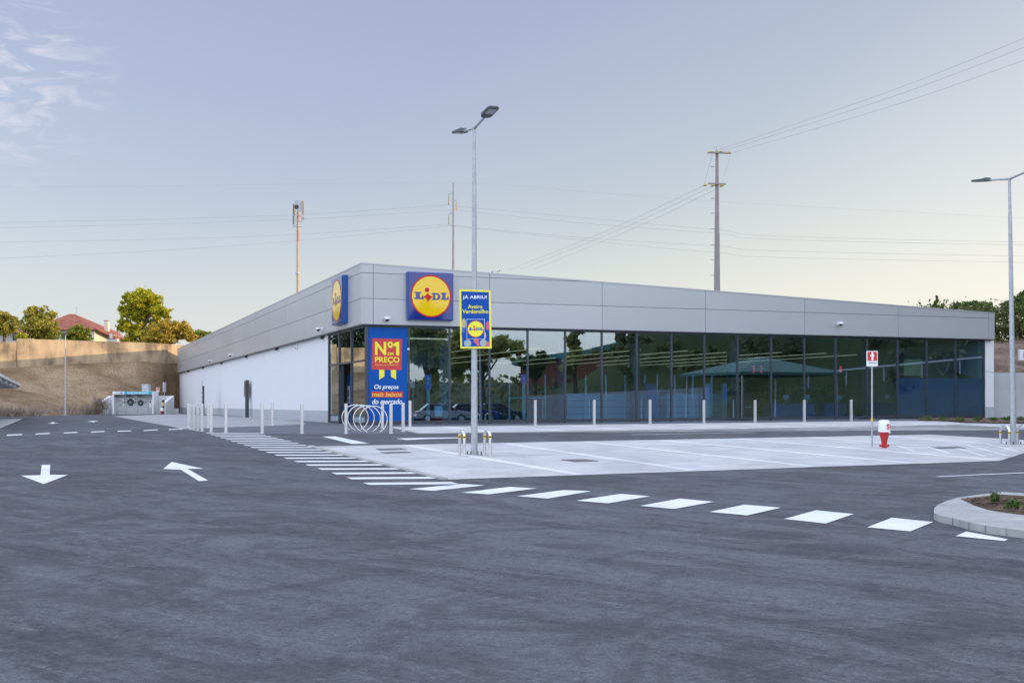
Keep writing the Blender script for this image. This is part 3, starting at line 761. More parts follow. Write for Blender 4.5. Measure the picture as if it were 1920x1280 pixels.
# ---- inside the shop
def box_thing(name, label, cat, u, v, parts, group=None, rot=0.0):
    t = thing(name, label, cat, W(u, v, .0056*u+.012), TH+rot, group)
    for nm, mt, fn in parts:
        mb = MB(); fn(mb); mb.build(nm, mt, t, bevel=.008)
    return t
rs = random.Random(3)
def goods(w, d, rows, hgt):
    def fn(mb):
        for r in range(rows):
            z = .25 + r*hgt/rows; x = -w/2+.06
            while x < w/2-.2:
                ww = rs.uniform(.1,.3); mb.box(x, x+ww-.02, -d/2+.03, d/2-.1, z+.002, z+rs.uniform(.5,.85)*hgt/rows); x += ww
    return fn
def shelf_frame(w, d, rows, hgt):
    def fn(mb):
        for r in range(rows+1): mb.box(-w/2, w/2, -d/2, d/2, .22+r*hgt/rows-.03, .22+r*hgt/rows)
        mb.box(-w/2, w/2, d/2-.04, d/2, .0, .22+hgt); mb.box(-w/2-.04, -w/2, -d/2, d/2, 0, .22+hgt); mb.box(w/2, w/2+.04, -d/2, d/2, 0, .22+hgt)
    return fn
sl = ['tall shelf of packed goods deep inside, behind the lobby', 'tall goods shelf behind the two arrow signs', 'tall goods shelf behind the pale cabinets', 'tall goods shelf behind the slanted blue panel', 'tall goods shelf behind the blue display totems', 'tall goods shelf behind the dark red cash machine', 'tall goods shelf behind the checkout desks', 'tall goods shelf behind the right-hand checkouts']
for i, px in enumerate((905, 960, 1090, 1215, 1345, 1440, 1530, 1620)):
    v = 11 + (i % 3)*3.5
    box_thing('goods_shelf', sl[i], 'shelf', FU(px, v), v, [('frame', 'cabinet_teal', shelf_frame(4.2, .6, 5, 1.9)), ('goods', 'goods', goods(4.2, .6, 5, 1.9))], 'goods shelves inside the shop')
cl = ['pale cabinet behind the glass, nearest the entrance', 'pale cabinet behind the third bollard bay', 'pale cabinet left of the slanted blue panel', 'pale cabinet right of the slanted blue panel', 'pale cabinet beside the blue display totems']
for i, px in enumerate((1090, 1150, 1195, 1275, 1340)):
    box_thing('storage_cabinet', cl[i], 'cabinet', FU(px, 3.2), 3.2, [('body', 'cabinet_teal', lambda m: m.box(-1.0,1.0,-.35,.35,.05,1.5)), ('shelf_edge', 'frame_grey', lambda m: [m.box(-1.0,1.0,-.36,-.352,z,z+.03) for z in (.4,.75,1.1)])], 'pale cabinets behind the entrance screens')
gl = ['glass entrance screen beside the sign with the white arrow', 'glass screen before the dark column', 'glass screen, first left of the slanted blue panel', 'glass screen just right of the slanted blue panel', 'glass screen beside the dark red cash machine']
for i, (p0, p1) in enumerate(((955,1022),(1098,1136),(1172,1209),(1232,1265),(1299,1334))):
    u0, u1 = FU(p0, 1.9), FU(p1, 1.9); w = u1-u0
    box_thing('glass_screen', gl[i], 'screen', (u0+u1)/2, 1.9, [('post', 'gate_green', lambda m: m.box(-w/2-.04,-w/2+.04,-.04,.04,0,2.5)), ('post', 'gate_green', lambda m: m.box(w/2-.04,w/2+.04,-.04,.04,0,2.5)), ('rail', 'gate_green', lambda m: m.box(-w/2+.04,w/2-.04,-.02,.02,1.25,1.3)), ('rail', 'gate_green', lambda m: m.box(-w/2+.04,w/2-.04,-.02,.02,.1,.15))], 'glass screens behind the shop windows')
box_thing('slanted_panel', 'slanted dark blue promotion panel standing behind the glass', 'panel', FU(1222,1.5), 1.5, [('panel', 'desk_blue', lambda m: m.hexa([(-.1,-.1,0),(.5,-.1,0),(.5,.1,0),(-.1,.1,0)],[(-.4,-.1,2.0),(.2,-.1,2.0),(.2,.1,2.0),(-.4,.1,2.0)]))])
for px, lb in ((1327,'white framed display totem, left of two behind the glass'), (1360,'white framed display totem, right of two, beside the dark column')):
    box_thing('display_totem', lb, 'display', FU(px,2.3), 2.3, [('case', 'gate_green', lambda m: m.box(-.22,.22,-.12,.12,0,2.05)), ('screen', 'screen_blue', lambda m: m.box(-.16,.16,-.135,-.121,1.05,1.9))], 'display totems behind the glass')
cm = box_thing('cash_machine', 'dark red cash machine with rounded top behind the glass', 'cash machine', FU(1397,1.0), 1.0, [('case', 'cash_red', lambda m: m.prism([(-.38,0),(.38,0),(.4,1.0),(.2,1.42),(-.1,1.5),(-.38,1.5)],-.25,.25))])
text('lettering', 'Santander', (-.16,.26,.70,.78), -.26, 'panel_white', cm)
dl = ['dark blue checkout desk behind the glass, left of the row', 'dark blue checkout desk, second along the windows', 'dark blue checkout desk under the red digit one', 'dark blue checkout desk at the right, beside the tinted panes']
for i, px in enumerate((1460, 1500, 1560, 1650)):
    box_thing('checkout_desk', dl[i], 'checkout', FU(px,3), 3, [('desk', 'desk_blue', lambda m: m.box(-.75,.75,-.4,.4,0,.88)), ('belt', 'machine_dark', lambda m: m.box(-.7,.4,-.3,.3,.885,.92)), ('till', 'machine_grey', lambda m: (m.box(.45,.5,-.03,.03,.885,1.2), m.box(.3,.65,-.06,-.03,1.15,1.4)))], 'checkout desks inside the shop')
for px, py, s, lb in ((1413,692,'3','red lit digit three hanging above the checkouts'), (1427,692,'2','red lit digit two hanging above the checkouts'), (1576,692,'1','red lit digit one hanging above the checkouts')):
    v = 4.5; u = FU(px, v); z = FZ(px, py, v)
    t = thing('number_sign', lb, 'sign', W(u, v, z), TH, 'lit number signs over the checkouts')
    mb = MB(); mb.box(-.17,.17,.0,.06,-.3,.3); mb.box(-.01,.01,.02,.04,.3,4.715-z); mb.build('case', 'machine_dark', t)
    text('digit', s, (-.08,.08,-.2,.2), -.01, 'digit_red', t)
for px, lb in ((802.5,'tall blue sign strip with white arrow in the lobby'), (982,'small blue sign with white up arrow beyond the lobby')):
    v = 2.2; u = FU(px, v); z1 = FZ(px, 703, v); z0 = FZ(px, 730 if px < 900 else 717, v)
    t = thing('arrow_sign', lb, 'sign', W(u, v, .02), TH, 'blue arrow signs inside')
    mb = MB(); mb.box(-.16,.16,-.03,.03,z0,z1); mb.build('panel', 'screen_blue', t)
    mb = MB(); mb.box(-.09,.09,-.02,.02,.02,z0); mb.build('post', 'gate_green', t)
    flat('arrow', [[(-.02,z1-.5),(.02,z1-.5),(.02,z1-.22),(.08,z1-.22),(0,z1-.1),(-.08,z1-.22),(-.02,z1-.22)]], -.035, 'panel_white', t)
t = thing('waste_bin', 'white and red bin standing just inside the glass', 'bin', W(FU(822.5,1.0),1.0,.03), TH)
mb = MB(); mb.lathe([(.16,0),(.2,.36),(.17,.37)], 16); mb.build('base', 'red_paint', t, True)
mb = MB(); mb.lathe([(.2,.372),(.23,.82),(.2,.9),(.02,.91)], 16); mb.build('body', 'white_plastic', t, True)
t = thing('wall_poster', 'yellowish poster panel high behind the tinted panes', 'poster', W(FU(1711,.6), .6, FZ(1711,704,.6)), TH)
mb = MB(); mb.box(-.62,.62,-.02,.02,0,.95); mb.build('panel', 'balloon_gold', t)
u, z = FU(1767,.5), FZ(1767,704,.5); t = thing('heart_light', 'heart shaped outline hanging behind a tinted pane', 'decoration', W(u,.5,z), TH)
hp = [(.028*16*math.sin(a)**3, .5+.03*(13*math.cos(a)-5*math.cos(2*a)-2*math.cos(3*a)-math.cos(4*a))) for a in [2*PI*k/40 for k in range(41)]]
mb = MB(); mb.tube([(x, 0, zz) for x, zz in hp], .02, 6, False); mb.build('outline', 'balloon_gold', t)

# ================================================================== SIGNS
def emblem(root, cx, cz, h, y, square='sign_blue', disc='sign_yellow', red='emblem_red', ext=.004):
    """round emblem: red rimmed yellow disc with four letters, the i tipped over"""
    q = lambda px, py: (cx + (px-345)/308*h, cz + (388-py)/325*h)
    flat('rim', [circ(cx, cz, .885*h), circ(cx, cz, .825*h)], y, red, root, ext)
    flat('disc', [circ(cx, cz, .825*h)], y, disc, root, ext)
    def Lp(dx, k=1.0): return [q(122+dx+(a)*k, b) for a, b in ((0,335),(90,335),(90,353),(72,353),(72,411),(98,411),(104,385),(126,385),(121,433),(0,433),(0,413),(20,413),(20,353),(0,353))]
    flat('letter', [Lp(0)], y-2.2*ext, square, root, ext); flat('letter', [Lp(356,.86)], y-2.2*ext, square, root, ext)
    Dp = [(355,342),(420,342)] + [(420+52*math.sin(a), 390-48*math.cos(a)) for a in [PI*k/12 for k in range(1,12)]] + [(420,438),(355,438),(355,420),(370,420),(370,360),(355,360)]
    Dh = [(402,362),(416,362)] + [(416+22*math.sin(a), 390-28*math.cos(a)) for a in [PI*k/8 for k in range(1,8)]] + [(416,418),(402,418)]
    flat('letter', [[q(*p) for p in Dp], [q(*p) for p in Dh]], y-2.2*ext, square, root, ext)
    flat('letter', [[q(*p) for p in ((300,348),(326,374),(354,392),(366,388),(358,404),(298,463),(286,452),(296,440),(262,410),(240,414),(252,398))]], y-3.4*ext, red, root, ext)
    x, z = q(292,305); flat('letter_dot', [circ(x, z, 30/308*h, n=28)], y-2.2*ext, red, root, ext)
def box_sign(label, loc, rot, size):
    t = thing('shop_sign', label, 'sign', loc, rot, 'square emblem signs on the fascia')
    h = size/2
    mb = MB(); mb.box(-h,h,-.26,0,0,size); mb.build('case', 'box_blue', t, bevel=.03)
    mb = MB(); mb.box(-h+.03,h-.03,-.3,-.262,.03,size-.03); mb.build('face', 'sign_blue', t, bevel=.025)
    emblem(t, 0, h, h, -.306)
    return t
u0, u1 = FU(764.5,-.25), FU(850.5,-.3); z0 = FZ(808,600,-.3); sz = FZ(808,510,-.3)-z0
box_sign('square blue sign with yellow disc and lettering on the front fascia', W((u0+u1)/2, -.002, z0), TH, (sz+u1-u0)/2)
box_sign('square blue sign seen nearly edge on, on the side fascia', W(-.002, 4.15, 5.1), TH-PI/2, 2.42)

# number one panel on the first pane
a, b = mu[0]+.16, mu[1]-.06; vp = g-.03
fp = lambda px, py: (FU(px, vp)-a, FZ(px, py, vp))
zb, ztp = FZ(725, 792.5, vp), ZB-.12
t = thing('window_panel', 'tall blue advertising panel with red square on the corner window', 'advertising panel', W(a, vp, 0), TH)
mb = MB(); mb.box(-.0, b-a, 0, .018, zb, ztp); mb.build('panel', 'panel_blue', t)
def bx4(p0, p1): x0, z1 = fp(*p0); x1, z0 = fp(*p1); return (x0, x1, z0, z1)
q = lambda *pts: [fp(*p) for p in pts]
flat('red_square', [q((696.5,692.5),(753,693.8),(754,635.5),(698,634))], -.006, 'panel_red', t)
flat('ribbon', [q((711,711.5),(720.6,705.5),(720.6,692.5),(711,692.5))], -.004, 'banner_yellow', t)
flat('ribbon', [q((742.6,711.5),(733,705.5),(733,693),(742.6,693))], -.004, 'banner_yellow', t)
flat('red_bar', [q((696,744.5),(755,745),(755.5,734),(696,733.5))], -.006, 'panel_red', t)
Y_ = -.014
text('lettering', 'N', bx4((703,640.5),(724,665.5)), Y_, 'banner_yellow', t, .03)
x, z = fp(731.6,645.5); flat('lettering', [circ(x,z,.13,.14), circ(x,z,.055,.065)], Y_, 'banner_yellow', t)
flat('lettering', [q((728,651.8),(735.4,651.8),(735.4,650),(728,650))], Y_, 'banner_yellow', t)
flat('lettering', [q((742.6,666),(748.4,666),(748.4,640.8),(743.6,640.8),(737.3,644.6),(737.3,650),(742.6,648))], Y_, 'banner_yellow', t)
text('lettering', 'EM', bx4((727,660.5),(737.3,666)), Y_, 'banner_yellow', t, .006)
text('lettering', 'PREÇO', bx4((703,668.5),(748.8,682)), Y_, 'banner_yellow', t, .02)
text('lettering', 'SEGUNDO OS CONSUMIDORES*', bx4((703,682.3),(748.3,685.6)), Y_, 'panel_orange', t, .004)
text('lettering', 'Os preços', bx4((701.5,720.5),(747.5,731.5)), Y_, 'panel_white', t, .02, .22)
text('lettering', 'mais baixos', bx4((697.5,734.5),(753.3,743.4)), Y_, 'panel_orange', t, .02, .22)
text('lettering', 'do mercado', bx4((697.5,747.5),(754,757.5)), Y_, 'panel_white', t, .02, .22)
mb = MB(); x, z = fp(765.5,654.5); mb.ball((x,-.03,z), .06, 8, (1,.5,1)); 
tag(mb.build('door_sensor', 'white_plastic', None, True), 'small white round sensor beside the blue window panel', 'sensor'); bpy.data.objects['door_sensor'].location = W(a, vp, 0); bpy.data.objects['door_sensor'].rotation_euler.z = TH
# poster inside the door
t = thing('door_poster', 'narrow blue and white poster standing in the entrance', 'poster', W(.7, SV(653.5,.7), .02), TH-PI/2)
mb = MB(); mb.box(-.32,.32,0,.04,.05,2.55); mb.build('panel', 'panel_blue', t)
mb = MB(); mb.box(-.25,.3,-.01,-.002,1.05,1.95); mb.build('white_field', 'panel_white', t)
mb = MB(); mb.box(-.12,.16,-.02,-.011,1.4,1.75); mb.box(-.1,.14,-.02,-.011,1.15,1.28); mb.build('print', 'machine_dark', t)

# banner on the lamp post comes with the lamp below
# ---- security cameras
def camera_thing(label, loc, rot):
    t = thing('security_camera', label, 'camera', loc, rot, 'dome cameras on the fascia')
    mb = MB(); mb.box(-.09,.09,-.05,0,-.08,.1); mb.tube([(0,-.04,.03),(0,-.2,.05)], .05, 10); mb.build('bracket', 'white_plastic', t, True)
    mb = MB(); mb.lathe([(.02,.1),(.13,.07),(.15,0),(.14,-.03)], 18, (0,-.24,0)); mb.build('housing', 'white_plastic', t, True)
    mb = MB(); mb.ball((0,-.24,-.03), .105, 8); mb.build('dome', 'black_paint', t, True)
for px, py, lb in ((724,598,'dome camera on the front fascia left of the square sign'), (1572,607,'dome camera on the front fascia far right of the sign')):
    camera_thing(lb, W(FU(px), -.001, FZ(px,py)), TH)
for px, py, lb in ((605,616.8,'dome camera on the side fascia nearest the corner'), (436.8,665.5,'dome camera on the side fascia, middle one'), (397.8,676.6,'dome camera on the side fascia farthest from the corner')):
    camera_thing(lb, W(-.001, SV(px), SZ(px,py)), TH-PI/2)
t = thing('alarm_siren', 'white and red alarm siren high on the white side wall', 'alarm', W(g, SV(557.5,g), SZ(557.5,654,g)), TH-PI/2)
mb = MB(); mb.box(-.2,.2,-.12,-.001,0,.42); mb.build('case', 'white_plastic', t, bevel=.02)
mb = MB(); mb.box(-.02,.17,-.15,-.121,.22,.38); mb.box(-.1,.1,-.15,-.121,.02,.1); mb.build('beacon', 'red_paint', t, bevel=.01)
# ---- things on the roof
t = thing('roof_antenna', 'small antenna with two arms standing on the roof edge', 'antenna', W(FU(933,1), 1.0, ztop(8)-.45), TH)
mb = MB(); mb.tube([(0,0,0),(0,0,.75)], .025, 6); mb.tube([(-.3,0,.72),(.12,0,.75)], .015, 6); mb.ball((-.3,0,.7), .05, 5); mb.ball((.1,0,.78), .05, 5); mb.build('mast', 'antenna_grey', t)
t = thing('roof_vent', 'small pale vent on the side roof edge', 'vent', W(.6, SV(485,.6), ZT0-.1), TH)
mb = MB(); mb.lathe([(.12,-.3),(.12,.15),(.25,.2),(.2,.35),(.02,.42)], 12); mb.build('cowl', 'white_plastic', t, True)

# ================================================================== STREET FURNITURE
def bollard(label, px, py, pt, first=[None]):
    p = G(px, py); h = (py-pt)/F*p.y
    if first[0] is None:
        t = thing('bollard', label, 'bollard', p, 0, 'steel bollards round the shop')
        mb = MB(); mb.box(-.058,.058,-.058,.058,-.02,1.0); mb.build('post', 'steel_post', t, bevel=.012)
        mb = MB(); mb.box(-.05,.05,-.05,.05,1.0,1.004); mb.build('cap', 'bright_steel', t)
        mb = MB(); mb.box(-.09,.09,-.09,.09,-.005,.012); mb.build('base_plate', 'steel_post', t)
        first[0] = t; t.rotation_euler.z = TH; t.scale.z = h
    else: dup(first[0], p, label, sz=(1,1,h))
for px, py, pt, lb in (
 (648.5,813,756.5,'bollard in front of the bike rings, at their left end'), (717,802.8,751.7,'bollard behind the right edge of the nearest bike ring'),
 (733,812.7,757,'bollard at the road edge, right of the bike rings'), (755.7,809,755,'bollard before the right part of the blue window panel'), (768.6,800.5,751,'bollard at the right edge of the blue window panel'),
 (1003.5,797,750,'bollard on the forecourt right of the banner lamp post'), (1114,795.7,749.5,'bollard on the forecourt, second right of the banner lamp post'),
 (1218.7,794.8,749,'bollard on the forecourt before the slanted blue panel'), (1319.6,793.3,750,'bollard on the forecourt left of the dark red cash machine'),
 (1415.7,792.3,750,'bollard on the forecourt right of the dark red cash machine'), (1508,791,749.4,'bollard on the forecourt, second left of the hydrant sign post'), (1596,790,749,'bollard on the forecourt just left of the hydrant sign post'),
 (353.5,801.5,757,'hindmost bollard of the left cluster, half hidden'), (356.8,805,758.3,'leftmost front bollard of the left cluster'), (363.3,806,758,'second front bollard from the left in the cluster'),
 (371,807.4,758,'third front bollard from the left in the cluster'), (378.7,808.4,757,'fourth front bollard of the cluster, before the thin totem'), (390.4,802,757,'rear bollard at the right end of the left cluster'),
 (395.8,810,757,'rightmost front bollard of the left cluster'), (423.6,811,757,'bollard at the top left of the zebra crossing'), (491.5,812.4,756.4,'bollard at the top right of the zebra crossing'),
 (510.5,797.6,753.8,'bollard on the plaza behind the zebra crossing, near the white wall'), (566,812.8,756.5,'bollard at the road edge midway between crossing and bike rings')):
    bollard(lb, px, py, pt)

rings = [(491,666,804.7,'hindmost steel bike ring, partly behind a bollard'), (607,676.9,806,'second steel bike ring from the back'), (725,688,808,'third steel bike ring from the back'), (857,700.3,809.8,'nearest steel bike ring of the four')]
for _, px, py, lb in rings:
    p = G(px, py); r = .565
    t = thing('bike_ring', lb, 'bike rack', p, TH*.3, 'steel bike rings by the entrance')
    pts = []
    for k in range(49):
        a = -PI/2 + .34 + (2*PI-.68)*k/48; pts.append((r*math.cos(a), 0, .50 + r*math.sin(a)))
    mb = MB(); mb.tube(pts, .026, 10); mb.build('ring', 'bright_steel', t, True)
    mb = MB()
    for i in (0, -1): mb.lathe([(.06,0),(.06,.012)], 12, (pts[i][0], 0, -.002))
    mb.build('base_plate', 'bright_steel', t)

def lamp(name, label, base, H, heads=True, group='galvanised double street lamps'):
    t = thing(name, label, 'street lamp', base, TH+PI/2, group)      # local x runs along v
    mb = MB(); mb.tube([(0,0,.02),(0,0,H*.30),(0,0,H*.86),(0,0,H*.86),(0,0,H)], [.095,.083,.056,.048,.044], 14); mb.build('pole', 'galvanised', t, True)
    mb = MB(); mb.box(-.2,.2,-.2,.2,-.02,.025); mb.build('base_plate', 'galvanised', t)
    mb = MB()
    for sx in (-1,1):
        for sy in (-1,1): mb.tube([(sx*.15,sy*.15,.02),(sx*.15,sy*.15,.11)], .018, 8)
    mb.build('bolt', 'machine_dark', t)
    for s in (-1, 1):
        mb = MB(); mb.tube([(0,0,H-.03),(s*.2,0,H+.0),(s*1.0,0,H+.11)], [.045,.036,.032], 10); mb.build('arm', 'galvanised', t, True)
        up = lambda x: H + .11*x
        mb = MB()
        o = [(.86,.06),(.92,.13),(1.02,.155),(1.55,.155),(1.62,.11)]
        top = [(s*x, w, up(x)+.055 - (x-.86)*.02) for x, w in o] + [(s*x, -w, up(x)+.055-(x-.86)*.02) for x, w in reversed(o)]
        bot = [(s*x, w, up(x)-.035 + (x-.86)*.02) for x, w in o] + [(s*x, -w, up(x)-.035+(x-.86)*.02) for x, w in reversed(o)]
        n = len(top); mb.add(top+bot, [tuple(range(n)), tuple(range(2*n-1,n-1,-1))] + [(i, n+i, n+(i+1)%n, (i+1)%n) for i in range(n)])
        hd = mb.build('lamp_head', 'lamp_body', t, bevel=.012)
        mb = MB(); zz = lambda x: up(x)-.035+(x-.86)*.02-.003
        mb.add([(s*1.18,-.115,zz(1.18)),(s*1.54,-.115,zz(1.54)),(s*1.54,.115,zz(1.54)),(s*1.18,.115,zz(1.18))], [(0,1,2,3)])
        mb.build('lens', 'lamp_lens', hd)
        mb = MB()
        for k in range(5): mb.box(*sorted((s*(.95+k*.045), s*(.97+k*.045))), -.1, .1, up(.95)+.05, up(.95)+.085)
        mb.build('cooling_fins', 'lamp_body', hd)
    return t
def hoop(label, la, lb2, top):
    p, q = G(*la), G(*lb2); c = (p+q)/2; h = (la[1]-top)/F*p.y
    t = thing('hoop_guard', label, 'guard rail', c, 0, 'steel hoop guards at the lamp posts')
    a, b = p-c, q-c; r = max(.09, (a-b).length*.42)
    pts = [a + Vector((0,0,z)) for z in (-.05,.3,h-r)]
    for k in range(1, 10):
        w = PI*k/10; pts.append((a+b)/2 + (a-b)/2*math.cos(w) + Vector((0,0,h-r+r*math.sin(w))))
    pts += [b + Vector((0,0,z)) for z in (h-r,.3,-.05)]
    mb = MB(); mb.tube(pts, .042, 12); mb.build('hoop', 'bright_steel', t, True)
    for k, d in enumerate((a, b)):
        mb = MB(); mb.tube([d+Vector((0,0,h-r-.06)), d+Vector((0,0,h-r+.02))], .046, 12)
        mb.build('reflective_band', 'yellow_band', t, True)
        mb = MB(); mb.tube([d+Vector((0,0,h-r-.035)), d+Vector((0,0,h-r-.005))], .0475, 12); mb.build('black_band', 'black_paint', t, True)
LB1 = G(889.3,853); LB2 = G(1900.5,833.5); LB3 = AT(122.6,778,118)
lamp('street_lamp', 'tall double street lamp carrying the blue and yellow banner', LB1, (853-239)/F*LB1.y)
t_ = lamp('street_lamp', 'tall double street lamp at the right edge of the photo', LB2, (833.5-334)/F*LB2.y); t_.rotation_euler.x = -.015; t_.rotation_euler.y = .005
lamp('street_lamp', 'slim street lamp far left before the earth bank', LB3, (778-629)/F*LB3.y)
for la, lb2, tp, lb in (((861.7,854.4),(870.6,855.6),807.5,'steel hoop left of the banner lamp post'), ((908.6,854),(918.9,855.2),807,'steel hoop right of the banner lamp post'),
                        ((1876,832.8),(1892.8,834.2),797,'steel hoop left of the right-hand lamp post'), ((1908.2,832),(1925,833.5),796,'steel hoop right of the right-hand lamp post')):
    hoop(lb, la, lb2, tp)
# banner on the first lamp
Yb = LB1.y - .12; ba = lambda px, py: ((px-891.7)/F*Yb, -(py-653)/F*Yb)
t = thing('lamp_banner', 'blue banner with yellow border and balloons hung on the lamp post', 'banner', AT(891.7,653,Yb))
q = lambda *pts: [ba(*p) for p in pts]
flat('border', [q((863.3,653.2),(922,653),(919.8,544.3),(861.2,542.3)), q((866.3,650),(918.2,649.2),(916.6,547.5),(864.6,546))], 0, 'banner_yellow', t, .006)
flat('panel', [q((866.2,650.1),(918.3,649.3),(916.7,547.4),(864.5,545.9))], .002, 'banner_blue', t, .006)
def bx(x0,y1,x1,y0): a = ba(x0,y0); b = ba(x1,y1); return (a[0], b[0], a[1], b[1])
text('lettering', 'JÁ ABRIU!', bx(867.5,552.5,913,561.7), -.008, 'panel_white', t, .015)
text('lettering', 'Aveiro', bx(877.3,571.2,904.3,578.3), -.008, 'banner_yellow', t, .015)
text('lettering', 'Verdemilho', bx(867,580,915.5,587.6), -.008, 'banner_yellow', t, .015)
for cx, cy, rx, ry, m in ((869.6,606.5,4.2,9.5,'balloon_gold'),(869.5,626,4.2,9,'banner_blue'),(868.8,618.5,3,5,'balloon_blue'),(876.8,643.6,7,7,'balloon_grey'),(906.3,642.8,6.5,7,'balloon_grey'),(914.4,610.5,3.2,8.5,'balloon_pink'),(908,629,3.5,7,'balloon_gold'),(893,639,5,5,'balloon_pink'),(914.6,644.5,3,5,'balloon_pink'),(896.5,645.5,3,3,'balloon_pink')):
    x, z = ba(cx, cy); nb = globals().get('nb', 0) + 1; flat('balloon', [circ(x, z, rx/F*Yb, ry/F*Yb, 36)], -.004-.0007*nb, m, t, .003)
flat('white_edge', [q((875,635.3),(908.8,635.3),(908.8,598.2),(875,598.2))], -.012, 'panel_white', t, .004)
flat('emblem_square', [q((875.7,634.6),(908.1,634.6),(908.1,598.9),(875.7,598.9))], -.017, 'banner_blue', t, .004)
x, z = ba(892, 616.7); emblem(t, x, z, 17.6/F*Yb, -.024, 'banner_blue', 'banner_yellow', 'panel_red', .002)
mb = MB()
for py in (545, 651.5): mb.tube([(-.11,-.01,ba(0,py)[1]),(-.09,.2,ba(0,py)[1]),(.05,.2,ba(0,py)[1]),(.07,-.01,ba(0,py)[1])], .008, 6)
mb.build('strap', 'machine_dark', t)
# hydrant and its sign
p = G(1635, 838); h = (838-658)/F*p.y; sc = p.y/F
t = thing('hydrant_sign', 'red and white hydrant sign on a thin post beside the hydrant', 'sign', p)
mb = MB(); mb.tube([(0,0,-.05),(0,0,h-.02)], .028, 10); mb.build('post', 'galvanised', t, True)
zt_ = h; zb_ = (838-686.5)*sc; w = 10.4*sc
mb = MB(); mb.box(-w-.01,w-.01,-.06,-.03,zb_,zt_); mb.build('plate', 'panel_white', t, bevel=.008)
zs = (838-676.5)*sc
mb = MB(); mb.box(-w+.015,w-.035,-.066,-.061,zs,zt_-.025); mb.build('red_field', 'sign_red', t)
hx = lambda *pp: [((a-194)/10.0*.0268-.01, zt_ - (b-110)/5.82*sc) for a, b in pp]
k = sc/5.82; hp = lambda *pp: [((a-194)*k-.01, zt_-(b-108)*k) for a, b in pp]
flat('hydrant_picture', [hp((181,210),(208,210),(206,200),(205,166),(216,166),(216,150),(205,150),(205,140),(203,127),(195,121),(186,127),(184,140),(184,150),(172,150),(172,166),(184,166),(183,200))], -.072, 'panel_white', t)
text('lettering', 'HIDRANTE', ((151-194)*k, (238-194)*k, zt_-(246-108)*k, zt_-(230-108)*k), -.066, 'ink_grey', t, .01)
mb = MB(); zz = (838-787)*sc; mb.tube([(0,0,zz-.04),(0,0,zz+.05)], .031, 10); mb.build('reflective_band', 'yellow_band', t, True)
p = G(1658, 840); k = p.y/F
t = thing('hydrant', 'squat red hydrant with white domed cap on the bays', 'hydrant', p)
mb = MB(); mb.lathe([(5.2*k,0),(5.2*k,2*k),(5*k,9*k),(6.2*k,16*k),(9*k,26*k),(10.6*k,30*k),(10.7*k,30.4*k)], 28); mb.build('body', 'red_paint', t, True)
mb = MB(); mb.lathe([(10.9*k,30.4*k),(11*k,31*k),(10.7*k,42*k),(10.3*k,50*k),(9.2*k,52.2*k),(6*k,53*k),(.02*k,53.2*k)], 28); mb.build('cap', 'white_plastic', t, True)
for s in (-1, 1):
    mb = MB(); mb.tube([(s*4*k,0,5*k),(s*7.4*k,0,5*k),(s*7.4*k,0,5*k),(s*8.6*k,0,5*k)], [1.7*k,1.7*k,2.6*k,2.6*k], 12); mb.build('outlet', 'red_paint', t, True)
mb = MB(); mb.tube([(0,-3*k,5*k),(0,-7*k,5*k)], 2.2*k, 12); mb.build('outlet', 'red_paint', t, True)
def wrap_text(s, a0, a1, z0, z1, r, mat, par):
    o = text('lettering', s, (0,1,z0,z1), 0, mat, par, .03)
    for v in o.data.vertices:
        a = a0 + (a1-a0)*v.co.x; rr = r + (.006 if v.co.y < 0 else -.004); v.co = (rr*math.sin(a), -rr*math.cos(a), v.co.z)
wrap_text('S', .10, .68, 35.5*k, 45.5*k, 10.9*k, 'sign_red', t)
wrap_text('I', 1.02, 1.16, 35.5*k, 45.5*k, 10.9*k, 'sign_red', t)
mb = MB(); mb.box(5.2*k, 8.6*k, -10.2*k, -8.2*k, 28.6*k, 30*k); mb.build('tag_plate', 'white_plastic', t)

# posts by the white wall
p = G(381,778.6); k = p.y/F
t = thing('totem', 'thin dark totem post with small symbols before the white wall', 'totem', p, TH-PI/2)
mb = MB(); mb.box(-.3,.3,-.07,.07,0,(778.6-723)*k); mb.build('post', 'totem_dark', t, bevel=.01)
mb = MB()
for i in range(6): mb.box(-.14,.14,-.076,-.071,.6+i*.4,.8+i*.4)
mb.build('symbol', 'machine_grey', t)
mb = MB(); mb.box(-.2,.2,-.077,-.071,2.95,3.2); mb.build('screen', 'turquoise', t)
p = G(463.2,782.4); k = p.y/F
t = thing('notice_board', 'brown notice board on a dark post before the white wall', 'notice board', p, TH-PI/2)
hh = (782.4-712.3)*k
mb = MB(); mb.box(-.13,.13,-.13,.13,-.02,hh); mb.build('post', 'totem_dark', t, bevel=.01)
mb = MB(); mb.box(-1.3,-.14,-.05,.05,hh-31*k,hh-.05); mb.build('board', 'board_brown', t, bevel=.01)
mb = MB(); mb.box(-.1,.1,-.136,-.131,hh-.14,hh-.06); mb.box(-.03,.03,-.136,-.131,hh-1.25,hh-1.15); mb.build('label_plate', 'panel_white', t)

